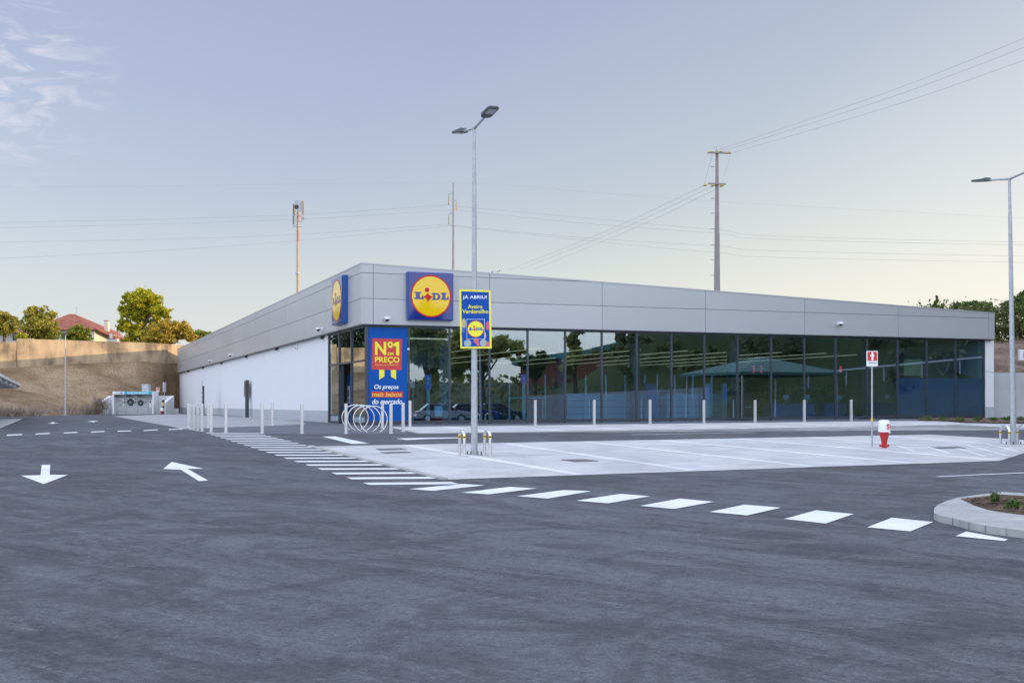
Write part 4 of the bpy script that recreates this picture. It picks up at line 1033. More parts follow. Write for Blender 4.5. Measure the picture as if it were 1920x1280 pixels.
# ================================================================== LAUNDRY KIOSK, far left
YL = 129.0; k = YL/F; zg = AT(258,775.4,YL).z
t = thing('laundry_kiosk', 'grey outdoor laundry kiosk with three machines under a turquoise sign', 'laundry kiosk', AT(252.9,775.4,YL), .02)
X = lambda px: (px-252.9)*k                   # photo column to local
Zk = lambda py: (775.4-py)*k
mb = MB(); mb.box(X(217.5),X(288.5),.0,1.3,-.1,Zk(735)); mb.build('body', 'machine_grey', t, bevel=.02)
mb = MB(); mb.box(X(214.8),X(217.5),-.7,1.3,-.1,Zk(733.5)); mb.box(X(288.5),X(291),-.7,1.3,-.1,Zk(733.5)); mb.build('side_cheek', 'white_plastic', t, bevel=.01)
mb = MB(); mb.box(X(217.6),X(288.4),-.75,.0,Zk(739.4),Zk(733.8)); mb.build('canopy', 'white_plastic', t, bevel=.01)
mb = MB(); mb.box(X(237.2),X(288.2),-.77,-.752,Zk(739.2),Zk(734)); mb.build('sign_band', 'turquoise', t)
text('lettering', 'LAVANDARIA SELF-SERVICE', (X(243),X(282),Zk(738.2),Zk(735)), -.775, 'panel_white', t, .03)
text('lettering', 'photo', (X(220),X(229.5),Zk(738),Zk(735.6)), -.755, 'ink_grey', t, .01)
text('lettering', 'Me', (X(229.9),X(234.6),Zk(738),Zk(735.5)), -.755, 'panel_blue', t, .04)
mb = MB()
for px in (236.8, 258.2, 277.5): mb.box(X(px)-.012,X(px)+.012,-.006,-.001,.1,Zk(739.6))
mb.box(X(218),X(288),-.006,-.001,Zk(771.7),Zk(771.4)); mb.build('panel_gap', 'machine_dark', t)
for px, py, r, big in ((225,753.8,5.6,True),(245,753.6,4.9,False),(264,754.8,3.9,False)):
    cx, cz = X(px), Zk(py)
    mb = MB(); mb.box(cx-r*1.28*k,cx+r*1.28*k,-.03,-.001,cz-r*1.28*k,cz+r*1.28*k); pl = mb.build('washer_front', 'white_plastic', t, bevel=.02)
    mb = MB(); mb.tube([(cx+r*k*math.cos(2*PI*j/28), -.06, cz+r*k*math.sin(2*PI*j/28)) for j in range(29)], .05 if big else .10, 8, False); mb.build('door_ring', 'machine_grey' if big else 'machine_dark', pl, True)
    flat('door_window', [circ(cx, cz, r*.92*k)], -.05, 'antenna_grey' if big else 'machine_dark', pl, .01)
    if not big: flat('door_knob', [circ(cx-.02, cz, r*.28*k)], -.09, 'bright_steel', pl, .01)
    mb = MB(); mb.box(X(px+8.3),X(px+10.3),-.012,-.001,Zk(755.5),Zk(752)); mb.box(X(px+8.6),X(px+10),-.012,-.001,Zk(749),Zk(748.2)); mb.build('control_panel', 'machine_dark', t)
for px in (222.5, 243.5, 263.5):
    c = X(px); z1 = Zk(739.8); mb = MB(); mb.prism([(c-4.6*k,z1),(c+4.6*k,z1),(c+4.6*k,z1-1.6*k),(c+2.4*k,z1-4*k),(c-2.4*k,z1-4*k),(c-4.6*k,z1-1.6*k)], -.45, -.43); mb.build('hanging_sign', 'machine_dark', t)
mb = MB(); mb.box(X(280),X(286.5),-.03,-.001,Zk(763.5),Zk(750)); pp = mb.build('pay_panel', 'white_plastic', t, bevel=.01)
mb = MB(); mb.box(X(280.6),X(283),-.04,-.031,Zk(755),Zk(751)); mb.box(X(284),X(285.8),-.04,-.031,Zk(759.5),Zk(757.5)); mb.build('screen', 'machine_dark', pp)
mb = MB(); mb.box(X(284.6),X(287.2),-.02,-.001,Zk(744.5),Zk(739.8)); mb.build('notice', 'machine_dark', t)
t = thing('vent_duct', 'tilted grey metal duct rising behind the laundry kiosk', 'duct', AT(274.5,734,YL+1.2))
kk = (YL+1.2)/F
mb = MB(); mb.hexa([(-6*kk,-.3,-.6),(7.4*kk,-.3,-.6),(7.4*kk,.5,-.6),(-6*kk,.5,-.6)], [(-7.6*kk,-.3,13.6*kk),(5.2*kk,-.3,14.2*kk),(5.2*kk,.5,14.2*kk),(-7.6*kk,.5,13.6*kk)]); mb.build('duct', 'galvanised', t, bevel=.02)
mb = MB(); mb.box(-3*kk,2*kk,-.33,-.301,8*kk,9*kk); mb.build('slot', 'white_plastic', t)
def wing(label, px0, px1, ptop0, ptop1, pxl, pyl, side):
    t = thing('wing_wall', label, 'wall', AT(px0,776.2,YL+.6))
    kk = YL/F; x = lambda p: (p-px0)*kk; z = lambda p: (776.2-p)*kk
    mb = MB(); mb.box(x(min(px0,px1)),x(max(px0,px1)),.8,1.1,-.2,z(ptop0))
    s = x(pxl)
    mb.hexa([(s-.16,-2.2,-.2),(s+.16,-2.2,-.2),(s+.16,1.1,-.2),(s-.16,1.1,-.2)], [(s-.16,-2.2,z(pyl)),(s+.16,-2.2,z(pyl)),(s+.16,1.1,z(ptop0)+.004),(s-.16,1.1,z(ptop0)+.004)])
    mb.build('wall', 'white_render', t)
wing('white splayed wing wall left of the laundry kiosk', 198.5, 216, 741.5, 741.5, 201, 754, -1)
wing('white splayed wing wall right of the laundry kiosk', 290.5, 317, 741.3, 741.3, 318.5, 755, 1)
t = thing('low_wall', 'low white wall stub between the kiosk wing and the shop', 'wall', AT(326,775.4,YL+3))
mb = MB(); mb.box(-.5,.5,-.15,.15,-.2,.58); mb.build('wall', 'white_render', t)
p = AT(296,780.5,118); kk = 118/F
t = thing('hydrant_sign', 'small red hydrant sign on a post before the laundry kiosk', 'sign', p)
mb = MB(); mb.tube([(0,0,-.1),(0,0,47*kk)], .03, 8); mb.build('post', 'galvanised', t)
mb = MB(); mb.box(-2.9*kk,2.9*kk,-.06,-.035,46.5*kk,54.5*kk); mb.build('plate', 'panel_white', t)
mb = MB(); mb.box(-2.3*kk,2.3*kk,-.066,-.061,48.5*kk,54*kk); mb.build('red_field', 'sign_red', t)
mb = MB(); mb.box(-.5*kk,.5*kk,-.072,-.067,49*kk,53.4*kk); mb.box(-1*kk,1*kk,-.072,-.0675,51.2*kk,52*kk); mb.build('hydrant_picture', 'panel_white', t)
p = AT(308.3,775.8,124); kk = 124/F
t = thing('sign_post', 'grey sign plate seen edge on, on a post right of the laundry kiosk', 'sign', p)
mb = MB(); mb.tube([(0,0,-.1),(0,0,42*kk)], .03, 8); mb.build('post', 'galvanised', t)
mb = MB(); mb.box(-.08,.08,-.35,.35,41*kk,59.5*kk); mb.build('plate', 'galvanised', t, bevel=.01)
p = AT(306,776.3,123); kk = 123/F
t = thing('striped_post', 'yellow and black striped guard post right of the laundry kiosk', 'guard post', p)
mb = MB(); mb.lathe([(1.9*kk,-.1),(1.9*kk,27*kk),(1.4*kk,27.6*kk)], 16); o = mb.build('post', None, t, True)
m_, nt_, b_ = newmat('striped_post_paint'); tc_ = N(nt_, 'ShaderNodeTexCoord'); sp_ = N(nt_, 'ShaderNodeSeparateXYZ'); nt_.links.new(tc_.outputs['Object'], sp_.inputs[0])
dv_ = N(nt_, 'ShaderNodeMath', operation='DIVIDE'); nt_.links.new(sp_.outputs['Z'], dv_.inputs[0]); dv_.inputs[1].default_value = 11*kk
fr_ = N(nt_, 'ShaderNodeMath', operation='FRACT'); nt_.links.new(dv_.outputs[0], fr_.inputs[0])
rr_ = ramp(nt_, fr_.outputs[0], [(0, (.02,.02,.022)), (.45, (.70,.40,.02))]); rr_.color_ramp.interpolation = 'CONSTANT'; nt_.links.new(rr_.outputs[0], b_.inputs['Base Color'])
o.data.materials.append(m_)
p = AT(303.2,776.4,122); kk = 122/F
t = thing('hydrant', 'small far hydrant, white over red, beside the striped post', 'hydrant', p)
mb = MB(); mb.lathe([(1.5*kk,0),(1.6*kk,2*kk),(2.9*kk,6*kk),(2.9*kk,6.2*kk)], 16); mb.build('body', 'red_paint', t, True)
mb = MB(); mb.lathe([(3*kk,6.2*kk),(2.9*kk,11.6*kk),(2*kk,12.2*kk),(.05,12.3*kk)], 16); mb.build('cap', 'white_plastic', t, True)
# solar carport at the left edge
pc = AT(35.8,727.5,100)
t = thing('solar_carport', 'solar carport roof with white steel frame at the left edge', 'carport', pc, TH)
mb = MB(); mb.hexa([(-6,-52,.16),(0,-52,.0+.16),(0,.2,.16),(-6,.2,.16)], [(-6,-52,.30),(0,-52,.30),(0,.2,.30),(-6,.2,.30)]); mb.build('solar_panels', 'solar_dark', t)
mb = MB(); mb.box(.002,.08,-52,.22,.2,.36); mb.build('edge_beam', 'white_plastic', t)
for i in range(7):
    y = -8.1*i; mb = MB(); mb.box(-6,.0,y-.06,y+.06,-.02,.158); mb.build('rafter', 'white_plastic', t)
    mb = MB(); mb.box(-5.9,-.35,y-1.2,y-1.1,.02,.15); mb.build('purlin', 'galvanised', t)
    mb = MB(); mb.box(-5.6,-5.35,y-.12,y+.12,-2.9,-.025); mb.build('leg', 'white_plastic', t)
# ================================================================== BANKS AND OLD WALL
def resample(pts, n):
    pts = [Vector(p) for p in pts]; d = [0]
    for a, b in zip(pts, pts[1:]): d.append(d[-1] + (b-a).length)
    out = []
    for i in range(n):
        s = d[-1]*i/(n-1); j = 0
        while j < len(d)-2 and d[j+1] < s: j += 1
        out.append(pts[j].lerp(pts[j+1], (s-d[j])/max(1e-6, d[j+1]-d[j])))
    return out
WALL = [(-120,20,5.0),(-108,70,5.0),(-85,108,5.0),(-57.5,134,5.06),(-43.5,144.4,6.5),(-41.4,150,6.7),(-39.5,158,6.7),(-30,176,6.7)]
BASE = [(-95,20),(-84,60),(-64,92),(-47.5,107),(-45.3,121),(-45.8,128.5),(-44.6,131.6),(-39.2,134.4),(-41.9,146.3),(-40.9,149),(-38.6,157),(-28,172)]
bs = resample([(x,y,gz(x,y)-.03) for x,y in BASE], 140); ws = resample(WALL, 140)
mb = MB(); M = 22
for i in range(140):
    for j in range(M+1):
        f = j/M; p = bs[i].lerp(ws[i], f); p.z = bs[i].z + (ws[i].z-bs[i].z)*(f**.8)
        nz = noise.noise(p*.25)*.35 + noise.noise(p*.9)*.13
        if 0 < j < M: p.z += nz*min(1, f*4)*min(1, (1-f)*5)
        mb.v.append(tuple(p))
for i in range(139):
    for j in range(M): a = i*(M+1)+j; mb.f.append((a, a+1, a+M+2, a+M+1))
ST(mb.build('earth_bank', 'dry_bank', None, True))
def wallrun(name, label, pts, z1, th, mat, group=None):
    t = thing(name, label, 'wall', pts[0]); o = Vector(pts[0]); mb = MB(); n = len(pts)
    vs = []
    for i, p in enumerate(pts):
        d = (Vector(pts[min(i+1,n-1)]) - Vector(pts[max(i-1,0)])); d.z = 0; d.normalize(); nn = Vector((-d.y, d.x, 0))*th/2
        P = Vector(p)-o
        for s in (-1, 1): vs += [P+nn*s+Vector((0,0,-.6)), Vector((P.x+nn.x*s, P.y+nn.y*s, z1(i)-o.z))]
    fs = []
    for i in range(n-1):
        a, b = i*4, (i+1)*4; fs += [(a,b,b+1,a+1),(a+2,a+3,b+3,b+2),(a+1,b+1,b+3,a+3),(a,a+2,b+2,b)]
    fs += [(0,1,3,2),((n-1)*4,(n-1)*4+2,(n-1)*4+3,(n-1)*4+1)]
    mb.add(vs, fs); mb.build('wall', mat, t); return t
kx = lambda px, Y: ((px-CX)/F*Y, Y)
cut = WALL[3]
wallrun('boundary_wall', 'old stained boundary wall above the earth bank, higher right part', [(-55.9,135.3,5.2),(-48.5,140.7,5.9),(-43.5,144.4,6.5),(-41.4,150,6.7),(-39.5,158,6.7),(-30,176,6.7)], lambda i: 8.42, .3, 'old_render')
wallrun('boundary_wall', 'old stained boundary wall above the bank, lower part at the left edge', [(-120,20,5.0),(-108,70,5.0),(-85,108,5.0),(-57.5,134,5.06),(-55.95,135.25,5.2)], lambda i: 8.02, .3, 'old_render')
mb = MB(); pl = resample(WALL, 24); far = [(-520,-40),(-500,160),(-420,330),(-260,460),(-100,520),(40,540),(140,520)]; fr = resample([(x,y,8.0) for x,y in far], 24)
for i in range(24): mb.v += [(pl[i].x-.1, pl[i].y+.12, 7.6), (fr[i].x, fr[i].y, 9.5)]
for i in range(23): mb.f.append((i*2, i*2+1, i*2+3, i*2+2))
ST(mb.build('terrain', 'field'))
# dry grass along the foot and top of the bank
rg = random.Random(11); mb = MB()
def tuft(p, h, n, sp):
    for _ in range(n):
        a = rg.uniform(0, 2*PI); q0 = p + Vector((rg.gauss(0,sp), rg.gauss(0,sp), 0)); l = h*rg.uniform(.5,1.2)
        tip = q0 + Vector((math.cos(a)*l*.5, math.sin(a)*l*.5, l)); s = Vector((-math.sin(a), math.cos(a), 0))*.03
        mb.add([q0-s, q0+s, tip], [(0,1,2)])
for i in range(60, 110):
    for _ in range(9):
        f = rg.random(); p = bs[i].lerp(ws[i], f*.10); p.z = bs[i].z + (ws[i].z-bs[i].z)*((f*.1)**.8); tuft(p, rg.uniform(.2,.6), 12, .3)
for px, py, n in ((184,768,30),(186,760,22),(188,755,14),(178,771,25),(165,773,18),(60,776,20),(30,777,20),(12,775,20)):
    for _ in range(n): tuft(AT(px+rg.gauss(0,5), py+rg.gauss(0,5)+3, 124 if px > 100 else 109), rg.uniform(.4,1.0), 12, .25)
tag(mb.build('dry_grass', 'dry_grass'), kind='stuff')
# right-hand side
z1 = AT(1890,698.5,72).z
wallrun('retaining_wall', 'pale concrete retaining wall right of the shop', [(28.6,72,.1),(40,72.1,.2),(80,72.4,.3)], lambda i: z1, .3, 'pale_concrete')
mb = MB(); NX = 60
for i in range(NX):
    x = 27 + i*(70/(NX-1))
    for j in range(14):
        f = j/13; y = 72.2 + f*11; zz = z1-.25 + f*2.75 + noise.noise(Vector((x*.4,y*.4,0)))*.35*min(1,f*5)
        mb.v.append((x, y, zz))
    mb.v.append((x, 130, 5.6)); mb.v.append((x+30, 300, 6))
for i in range(NX-1):
    for j in range(15): a = i*16+j; mb.f.append((a, a+1, a+17, a+16))
ST(mb.build('earth_bank_right' if False else 'hillside', 'rough_bank', None, True))
bed = ST(sheet('planting_bed', gp((1722,788.2),(1775,789.6),(1810,792.6),(1990,794),(1990,785.6),(1866,785.6),(1722,785.6)), 'soil', .03, thick=.05))
pl = ['round shrub in the bed, leftmost, before the tinted panes','flat shrub in the bed, second from the left','shrub in the bed before the last tinted pane','shrub in the bed left of the white pier','shrub in the bed before the grey wall, right of the pier','shrub in the bed just left of the right-hand lamp post','shrub in the bed at the right edge of the photo']
for (px, py), lb in zip(((1735.5,788.6),(1767.5,789.6),(1799.5,790),(1832,790.2),(1862,789.4),(1889,788.8),(1917,788.4)), pl):
    small_plant('shrub', lb, G(px, py, .05), .27, .26, 260, 'leaf_shrub', 'small shrubs in the bed by the shop', .05)
t = thing('hedge', 'dense ivy hedge on the bank above the grey wall', 'hedge', (28,83,5.0))
lf = MB(); rr = random.Random(4)
bl_ = [(x, .6+rr.uniform(-.3,.3), 1.35+rr.uniform(-.15,.2), 1.5, 1.0, 1.35+rr.uniform(-.1,.15)) for x in [i*1.35 for i in range(36)]]
leaves(lf, bl_, 46000, .13, rr, shell=.6, clump=.5); lf.build('foliage', 'leaf_hedge', t)
mb = MB()
for i in range(60): mb.tube([(i*.8,.6,-.3),(i*.8+rr.uniform(-.3,.3),.6+rr.uniform(-.2,.2),1.9)], [.05,.02], 5)
mb.build('stems', 'bark', t)
t = thing('electric_box', 'small pale electric box on the bank right of the shop', 'electric box', AT(1922,674,76)); 
mb = MB(); mb.box(-.4,.4,-.15,.15,-.05,.62); mb.build('case', 'white_plastic', t, bevel=.02)
mb = MB(); mb.box(-.2,.3,-.16,-.151,.1,.5); mb.build('door', 'antenna_grey', t)
mb = MB(); mb.box(-.05,.05,-.05,.05,-1.2,-.05); mb.build('post', 'galvanised', t)
# ================================================================== TREES AND HOUSES LEFT
PZ = 7.8
pxtree('broadleaf_tree', 'tall bright green tree with open crown behind the old wall', 268, PZ, 168, [(262,560,22,16),(245,572,18,14),(283,568,20,16),(298,582,20,12),(248,592,22,12),(270,590,20,18),(235,610,16,14),(262,620,20,16),(300,604,18,14),(240,556,10,8),(272,548,12,9),(312,592,8,9),(228,580,9,10),(230,604,9,8),(255,640,22,12)], 13000, .26, 'leaf_bright', trunk_r=.32, seed=2, shell=.5)
pxtree('bushy_tree', 'round yellow orange bushy tree right of the tall bright one', 312, PZ, 160, [(305,622,28,18),(332,618,22,16),(284,626,18,14),(350,628,18,13),(318,608,16,10),(340,606,9,8),(300,636,32,10)], 9000, .2, 'leaf_autumn', trunk_r=.22, seed=3)
pxtree('bushy_tree', 'low dark green tree just above the end of the side fascia', 385, PZ, 165, [(378,628,17,10),(396,632,14,9),(366,634,12,9),(410,634,12,7)], 4000, .2, 'leaf_green', trunk_r=.2, seed=4)
pxtree('bushy_tree', 'olive green tree in front of the red roofed house', 72, PZ, 158, [(62,588,18,14),(82,594,20,14),(50,602,12,14),(70,612,30,18),(98,612,14,16),(58,578,8,8),(85,628,26,14),(50,626,14,12),(84,580,6,6)], 9000, .2, 'leaf_olive', trunk_r=.25, seed=5)
pxtree('bushy_tree', 'small yellow green tree before the grey house wall', 145, PZ, 156, [(147,622,18,12),(138,632,20,10),(160,630,12,12),(148,614,10,7)], 5000, .17, 'leaf_green', trunk_r=.18, seed=6)
pxtree('broadleaf_tree', 'olive tree at the left edge of the photo behind the wall', 8, PZ, 165, [(4,592,16,12),(18,604,14,12),(-8,606,20,18),(28,612,8,10),(6,616,20,12)], 5500, .22, 'leaf_olive', trunk_r=.25, seed=7)
pxtree('bushy_tree', 'pale creeper bush on the wall left of the tall lamp', 42, PZ, 150, [(40,630,9,6),(46,634,7,5),(34,635,7,4)], 1500, .14, 'leaf_bright', trunk_r=.1, seed=8)
t = thing('house', 'white house with red tiled hip roof behind the old wall', 'house', AT(140,640,172)); kk = 172/F
X = lambda px: (px-140)*kk; Z = lambda py: (640-py)*kk
mb = MB(); mb.box(X(64),X(177),0,9,-.6,Z(617)); mb.build('wall', 'house_wall', t)
mb = MB(); mb.hexa([(X(177)+.01,.6,-.6),(X(198),3.5,-.6),(X(198),9,-.6),(X(177)+.01,9,-.6)], [(X(177)+.01,.6,Z(617)),(X(198),3.5,Z(625)),(X(198),9,Z(625)),(X(177)+.01,9,Z(617))]); mb.build('side_wing', 'house_sunlit', t)
mb = MB(); a = (X(113),4.5,Z(584)); 
mb.add([(X(56),-.5,Z(617.5)),(X(186),-.5,Z(617.5)),(X(186),9.5,Z(617.5)),(X(56),9.5,Z(617.5)),(X(108),4.5,Z(584)),(X(118),4.5,Z(584)),
        (X(56),-.5,Z(619)),(X(186),-.5,Z(619)),(X(186),9.5,Z(619)),(X(56),9.5,Z(619))], [(0,1,5,4),(1,2,5),(2,3,4,5),(3,0,4),(6,7,1,0),(7,8,2,1),(8,9,3,2),(9,6,0,3),(9,8,7,6)])
rf = mb.build('roof', 'roof_tiles', t)
mb = MB(); mb.add([(X(184),-.2,Z(618)),(X(215),3,Z(634)),(X(215),9,Z(634)),(X(184),9,Z(618)),(X(184),-.2,Z(620)),(X(215),3,Z(636)),(X(215),9,Z(636)),(X(184),9,Z(620))], [(0,1,2,3),(7,6,5,4),(0,4,5,1),(1,5,6,2)]); mb.build('lean_to_roof', 'roof_tiles', t)
mb = MB(); mb.box(X(182),X(189.5),3,3.6,Z(619),Z(599)); ch = mb.build('chimney', 'house_sunlit', rf); 
mb = MB(); mb.box(X(181.3),X(190.2),2.94,3.66,Z(599),Z(597.8)); mb.build('chimney_cap', 'pole_concrete', rf)
mb = MB(); mb.box(X(167),X(172),-.03,-.005,Z(636),Z(627)); mb.box(X(95),X(103),-.03,-.005,Z(636),Z(627)); mb.build('window', 'car_glass', t)
mb = MB(); mb.tube([(X(124),4,Z(592)),(X(124),4,Z(571))], .025, 6); mb.tube([(X(122.5),4,Z(573)),(X(127),4,Z(572))], .02, 6); mb.build('aerial', 'pole_concrete', rf)
t = thing('shed', 'small white shed with chimney pot right of the red roofed house', 'shed', AT(208,640,166)); kk = 166/F
mb = MB(); mb.box(-8*kk,10*kk,0,3,-.5,5.5*kk); mb.box(-5*kk,-1*kk,.5,1.2,5.5*kk,15*kk); mb.build('wall', 'house_wall', t)
mb = MB(); mb.box(-8.4*kk,10.4*kk,-.1,3.1,5.5*kk+.003,6.3*kk); mb.build('roof', 'roof_tiles', t)
t = thing('house', 'low house with flat red tile eaves at the left edge', 'house', AT(20,640,185)); kk = 185/F
mb = MB(); mb.box(-60*kk,28*kk,0,8,-1,16*kk); mb.build('wall', 'house_wall', t)
mb = MB(); mb.hexa([(-62*kk,-1,16*kk),(34*kk,-1,16*kk),(34*kk,9,16*kk),(-62*kk,9,16*kk)],[(-50*kk,3,25*kk),(16*kk,3,25*kk),(16*kk,5,25*kk),(-50*kk,5,25*kk)]); mb.build('roof', 'roof_tiles', t)
mb = MB(); mb.box(4*kk,14*kk,-.04,-.002,2*kk,12*kk); mb.build('window', 'car_glass', t)
t = thing('utility_pole', 'thin short utility pole right of the red roofed house', 'utility pole', AT(221.5,641,175)); kk = 175/F
mb = MB(); mb.tube([(0,0,-1),(0,0,21*kk)], [.1,.07], 8); mb.tube([(-.4,0,19*kk),(.4,0,19*kk)], .04, 6); mb.build('pole', 'pole_concrete', t)
# right-hand trees
pxtree('conifer', 'small pointed dark conifer showing above the shop roof', 1757, 4, 130, [(1757,560,3.5,8),(1756,570,7,7),(1758,580,11,7),(1757,590,13,8),(1750,575,4,4),(1764,576,4,5)], 2600, .16, 'leaf_dark', trunk_r=.12, seed=21)
pxtree('broadleaf_tree', 'dark green round tree above the right end of the shop roof', 1822, 5, 112, [(1800,580,16,12),(1822,576,18,11),(1845,580,20,14),(1858,592,12,14),(1835,592,30,14),(1808,596,20,12)], 8500, .16, 'leaf_dark', trunk_r=.22, seed=22, shell=.6)
pxtree('broadleaf_tree', 'dark tree behind the hedge at the right edge of the photo', 1912, 5, 98, [(1890,575,13,11),(1908,566,14,12),(1925,560,18,14),(1882,585,9,6),(1915,580,20,12),(1940,575,22,20)], 8000, .13, 'leaf_dark', trunk_r=.2, seed=23)
# ================================================================== MAST, POLES, CABLES
t = thing('telecom_mast', 'tall telecom mast with antennas standing behind the shop', 'telecom mast', AT(558.5,758,185)); kk = 185/F
Z = lambda py: (758-py)*kk
def sec(n, m, y0, y1, r0, r1): mb = MB(); mb.tube([(0,0,Z(y0)),(0,0,Z(y1))], [r0,r1], 14); return mb.build(n, m, t, True)
sec('shaft', 'mast_cream', 758, 453, .30, .16); sec('painted_section', 'mast_red', 453, 432, .165, .16); sec('shaft', 'mast_cream', 432, 411, .16, .16); sec('painted_section', 'mast_red', 411, 383, .16, .12)
mb = MB(); mb.lathe([(.36,Z(514)),(.36,Z(511))], 16); mb.build('collar', 'antenna_grey', t)
for i in range(45): y = 545-i*2.8; mb = MB(); mb.box(-.34,-.12,-.02,.02,Z(y),Z(y)+.05); mb.build('rung', 'antenna_grey', t)
for zz in (404.5, 414.5, 424.5): mb = MB(); mb.tube([(.65*math.cos(a),.65*math.sin(a),Z(zz)) for a in [2*PI*i/20 for i in range(21)]], .05, 6, False); mb.build('platform_ring', 'antenna_grey', t)
for dx, y0, y1, w in ((-7.5,384,428,.12),(-5.5,384,404,.22),(3.8,377,398,.32),(11,378,404,.2),(8,379,398,.1),(-5,406,422,.3),(-2.5,377,383,.3)):
    mb = MB(); mb.box(dx*kk-w*.75,dx*kk+w*.75,-.7,-.5,Z(y1),Z(y0)); mb.build('antenna', 'antenna_grey' if dx not in (-5.5,11) else 'mast_cream', t)
for dx, y0, r in ((-1,389.5,.35),(10.5,411,.25)):
    mb = MB(); mb.tube([(dx*kk,-.7,Z(y0)),(dx*kk,-.4,Z(y0))], [r,r*.8], 18); mb.build('dish', 'machine_dark' if dx < 0 else 'mast_cream', t, True)
Y1 = 130.0; kk = Y1/F
t = thing('power_pole', 'concrete power pole with three staggered arms behind the banner lamp', 'power pole', AT(850,770,Y1)); Z = lambda py: (770-py)*kk
mb = MB(); mb.tube([(0,0,-1),(0,0,Z(343))], [.24,.075], 8); mb.build('pole', 'pole_concrete', t, True)
ends1 = []
for y0, y1, dx, yi in ((360.5,365,-8.7,384.3),(378.5,374.5,5.6,393.5),(397.8,402,-8.5,420.3)):
    mb = MB(); mb.beam((0,0,Z(y0)),(dx*kk,0,Z(y1)),.09,.1); mb.build('arm', 'antenna_grey', t)
    mb = MB(); pr = []
    for i in range(9):
        f = i/8; zz = Z(y1+3) + (Z(yi)-Z(y1+3))*f; pr += [(.035,zz),(.075,zz-.02),(.035,zz-.05)]
    mb.lathe(pr, 10, (dx*kk,0,0)); mb.build('insulator', 'insulator', t)
    mb = MB(); mb.tube([(dx*kk,0,Z(y1)),(dx*kk,0,Z(y1+3))], .02, 6); mb.build('hook', 'cable', t)
mb = MB(); mb.box(-3.6*kk,3.6*kk,-.12,.12,Z(423.6),Z(422.4)); mb.build('clamp', 'antenna_grey', t)
Y2 = 100.0; kk = Y2/F
t = thing('power_pole', 'square tapered power pole with two crossarms behind the shop', 'power pole', AT(1344.5,770,Y2), -.25); Z = lambda py: (770-py)*kk
a, b = .36, .12; mb = MB(); mb.hexa([(-a,-a*.7,-1),(a,-a*.7,-1),(a,a*.7,-1),(-a,a*.7,-1)], [(-b,-b*.8,Z(284)),(b,-b*.8,Z(284)),(b,b*.8,Z(284)),(-b,b*.8,Z(284))]); mb.build('pole', 'pole_concrete', t)
for x0, y0, x1, y1 in ((-17.5,286.3,26,289.2),(-16,344.2,16.5,347)):
    mb = MB(); mb.beam((x0*kk,-.2,Z(y0)),(x1*kk,-.2,Z(y1)),.14,.12); mb.build('crossarm', 'pole_concrete', t)
for x, y in ((-12,285.5),(5,286),(21,288.5),(-22,347),(-7.5,348.5),(9,349.5)):
    mb = MB(); mb.tube([(x*kk-.18,-.2,Z(y+.8)),(x*kk,-.2,Z(y)),(x*kk+.18,-.2,Z(y-.8))], [.07,.1,.07], 10); mb.build('insulator', 'insulator', t, True)
mb = MB(); mb.tube([(-.05,0,Z(284)),(-.05,0,Z(273.5))], .03, 6); mb.tube([(-.3,0,Z(285)),(-.2,0,Z(277)),(-.05,0,Z(274)),(.2,0,Z(273)),(.4,0,Z(278)),(.45,0,Z(285))], .012, 5); mb.build('top_spike', 'cable', t)
mb = MB()
for y in (314,373,401,430,460,488,517): mb.box(-.5,-.2,-.28,-.22,Z(y),Z(y)+.05)
mb.build('step', 'cable', t)
mb = MB(); mb.tube([(-24*kk,-.2,Z(346)),(-14*kk,-.2,Z(310)),(-8*kk,-.2,Z(290))], .014, 5); mb.tube([(9*kk,-.2,Z(347)),(20*kk,-.2,Z(312)),(25*kk,-.2,Z(290))], .014, 5); mb.build('jumper_wire', 'cable', t)
def cable(label, pts, r=.02, group='overhead power cables'):
    """pts: photo points with their own distance"""
    P = [AT(*p) for p in pts]; o = P[0]; sp = []
    for i in range(len(P)-1):
        p0 = P[max(0,i-1)]; p1, p2 = P[i], P[i+1]; p3 = P[min(len(P)-1,i+2)]
        for j in range(10):
            s = j/10; sp.append(.5*((2*p1)+(p2-p0)*s+(2*p0-5*p1+4*p2-p3)*s*s+(3*p1-p0-3*p2+p3)*s**3) - o)
    sp.append(P[-1]-o); mb = MB(); mb.tube(sp, r, 6)
    ob = mb.build('power_cable', 'cable', None, loc=o); return tag(ob, label, 'cable', group)
YA = 130
for ls, rs_, nm in ((((-1500,440),(-500,432),(0,417.5),(300,411),(560,402.5),(841.5,384.3)), ((841.5,384.3),(870,388),(1100,409),(1340,430),(1600,447),(3200,478)), 'topmost of four'),
                  (((-1500,452),(-500,443),(0,427.5),(300,420),(560,411),(855.5,393.5)), ((855.5,393.5),(900,399),(1100,419),(1340,437),(1600,453),(3200,480)), 'second of four'),
                  (((-1500,480),(-500,470),(0,454.5),(300,448.5),(560,439.5),(841.5,420.3)), ((841.5,420.3),(900,428),(1100,446),(1340,461),(1600,474),(3200,502)), 'third of four'),
                  (((-1500,520),(-500,507),(0,484.5),(300,469.5),(560,451),(849,423)), ((849,423),(900,429.5),(1100,451),(1340,473),(1600,486),(3200,512)), 'lowest of four')):
    cable(nm + ' cables running left from the staggered-arm pole', [(x, y, YA) for x, y in ls], .011)
    cable(nm + ' cables running right from the staggered-arm pole', [(x, y, YA) for x, y in rs_], .011)
cable('thin earth cable over the top of the staggered-arm pole', [(-1500,360,YA),(-500,356,YA),(300,348.5,YA),(850,343.5,YA),(1100,360,YA),(1400,381,YA),(1990,413,YA)], .006)
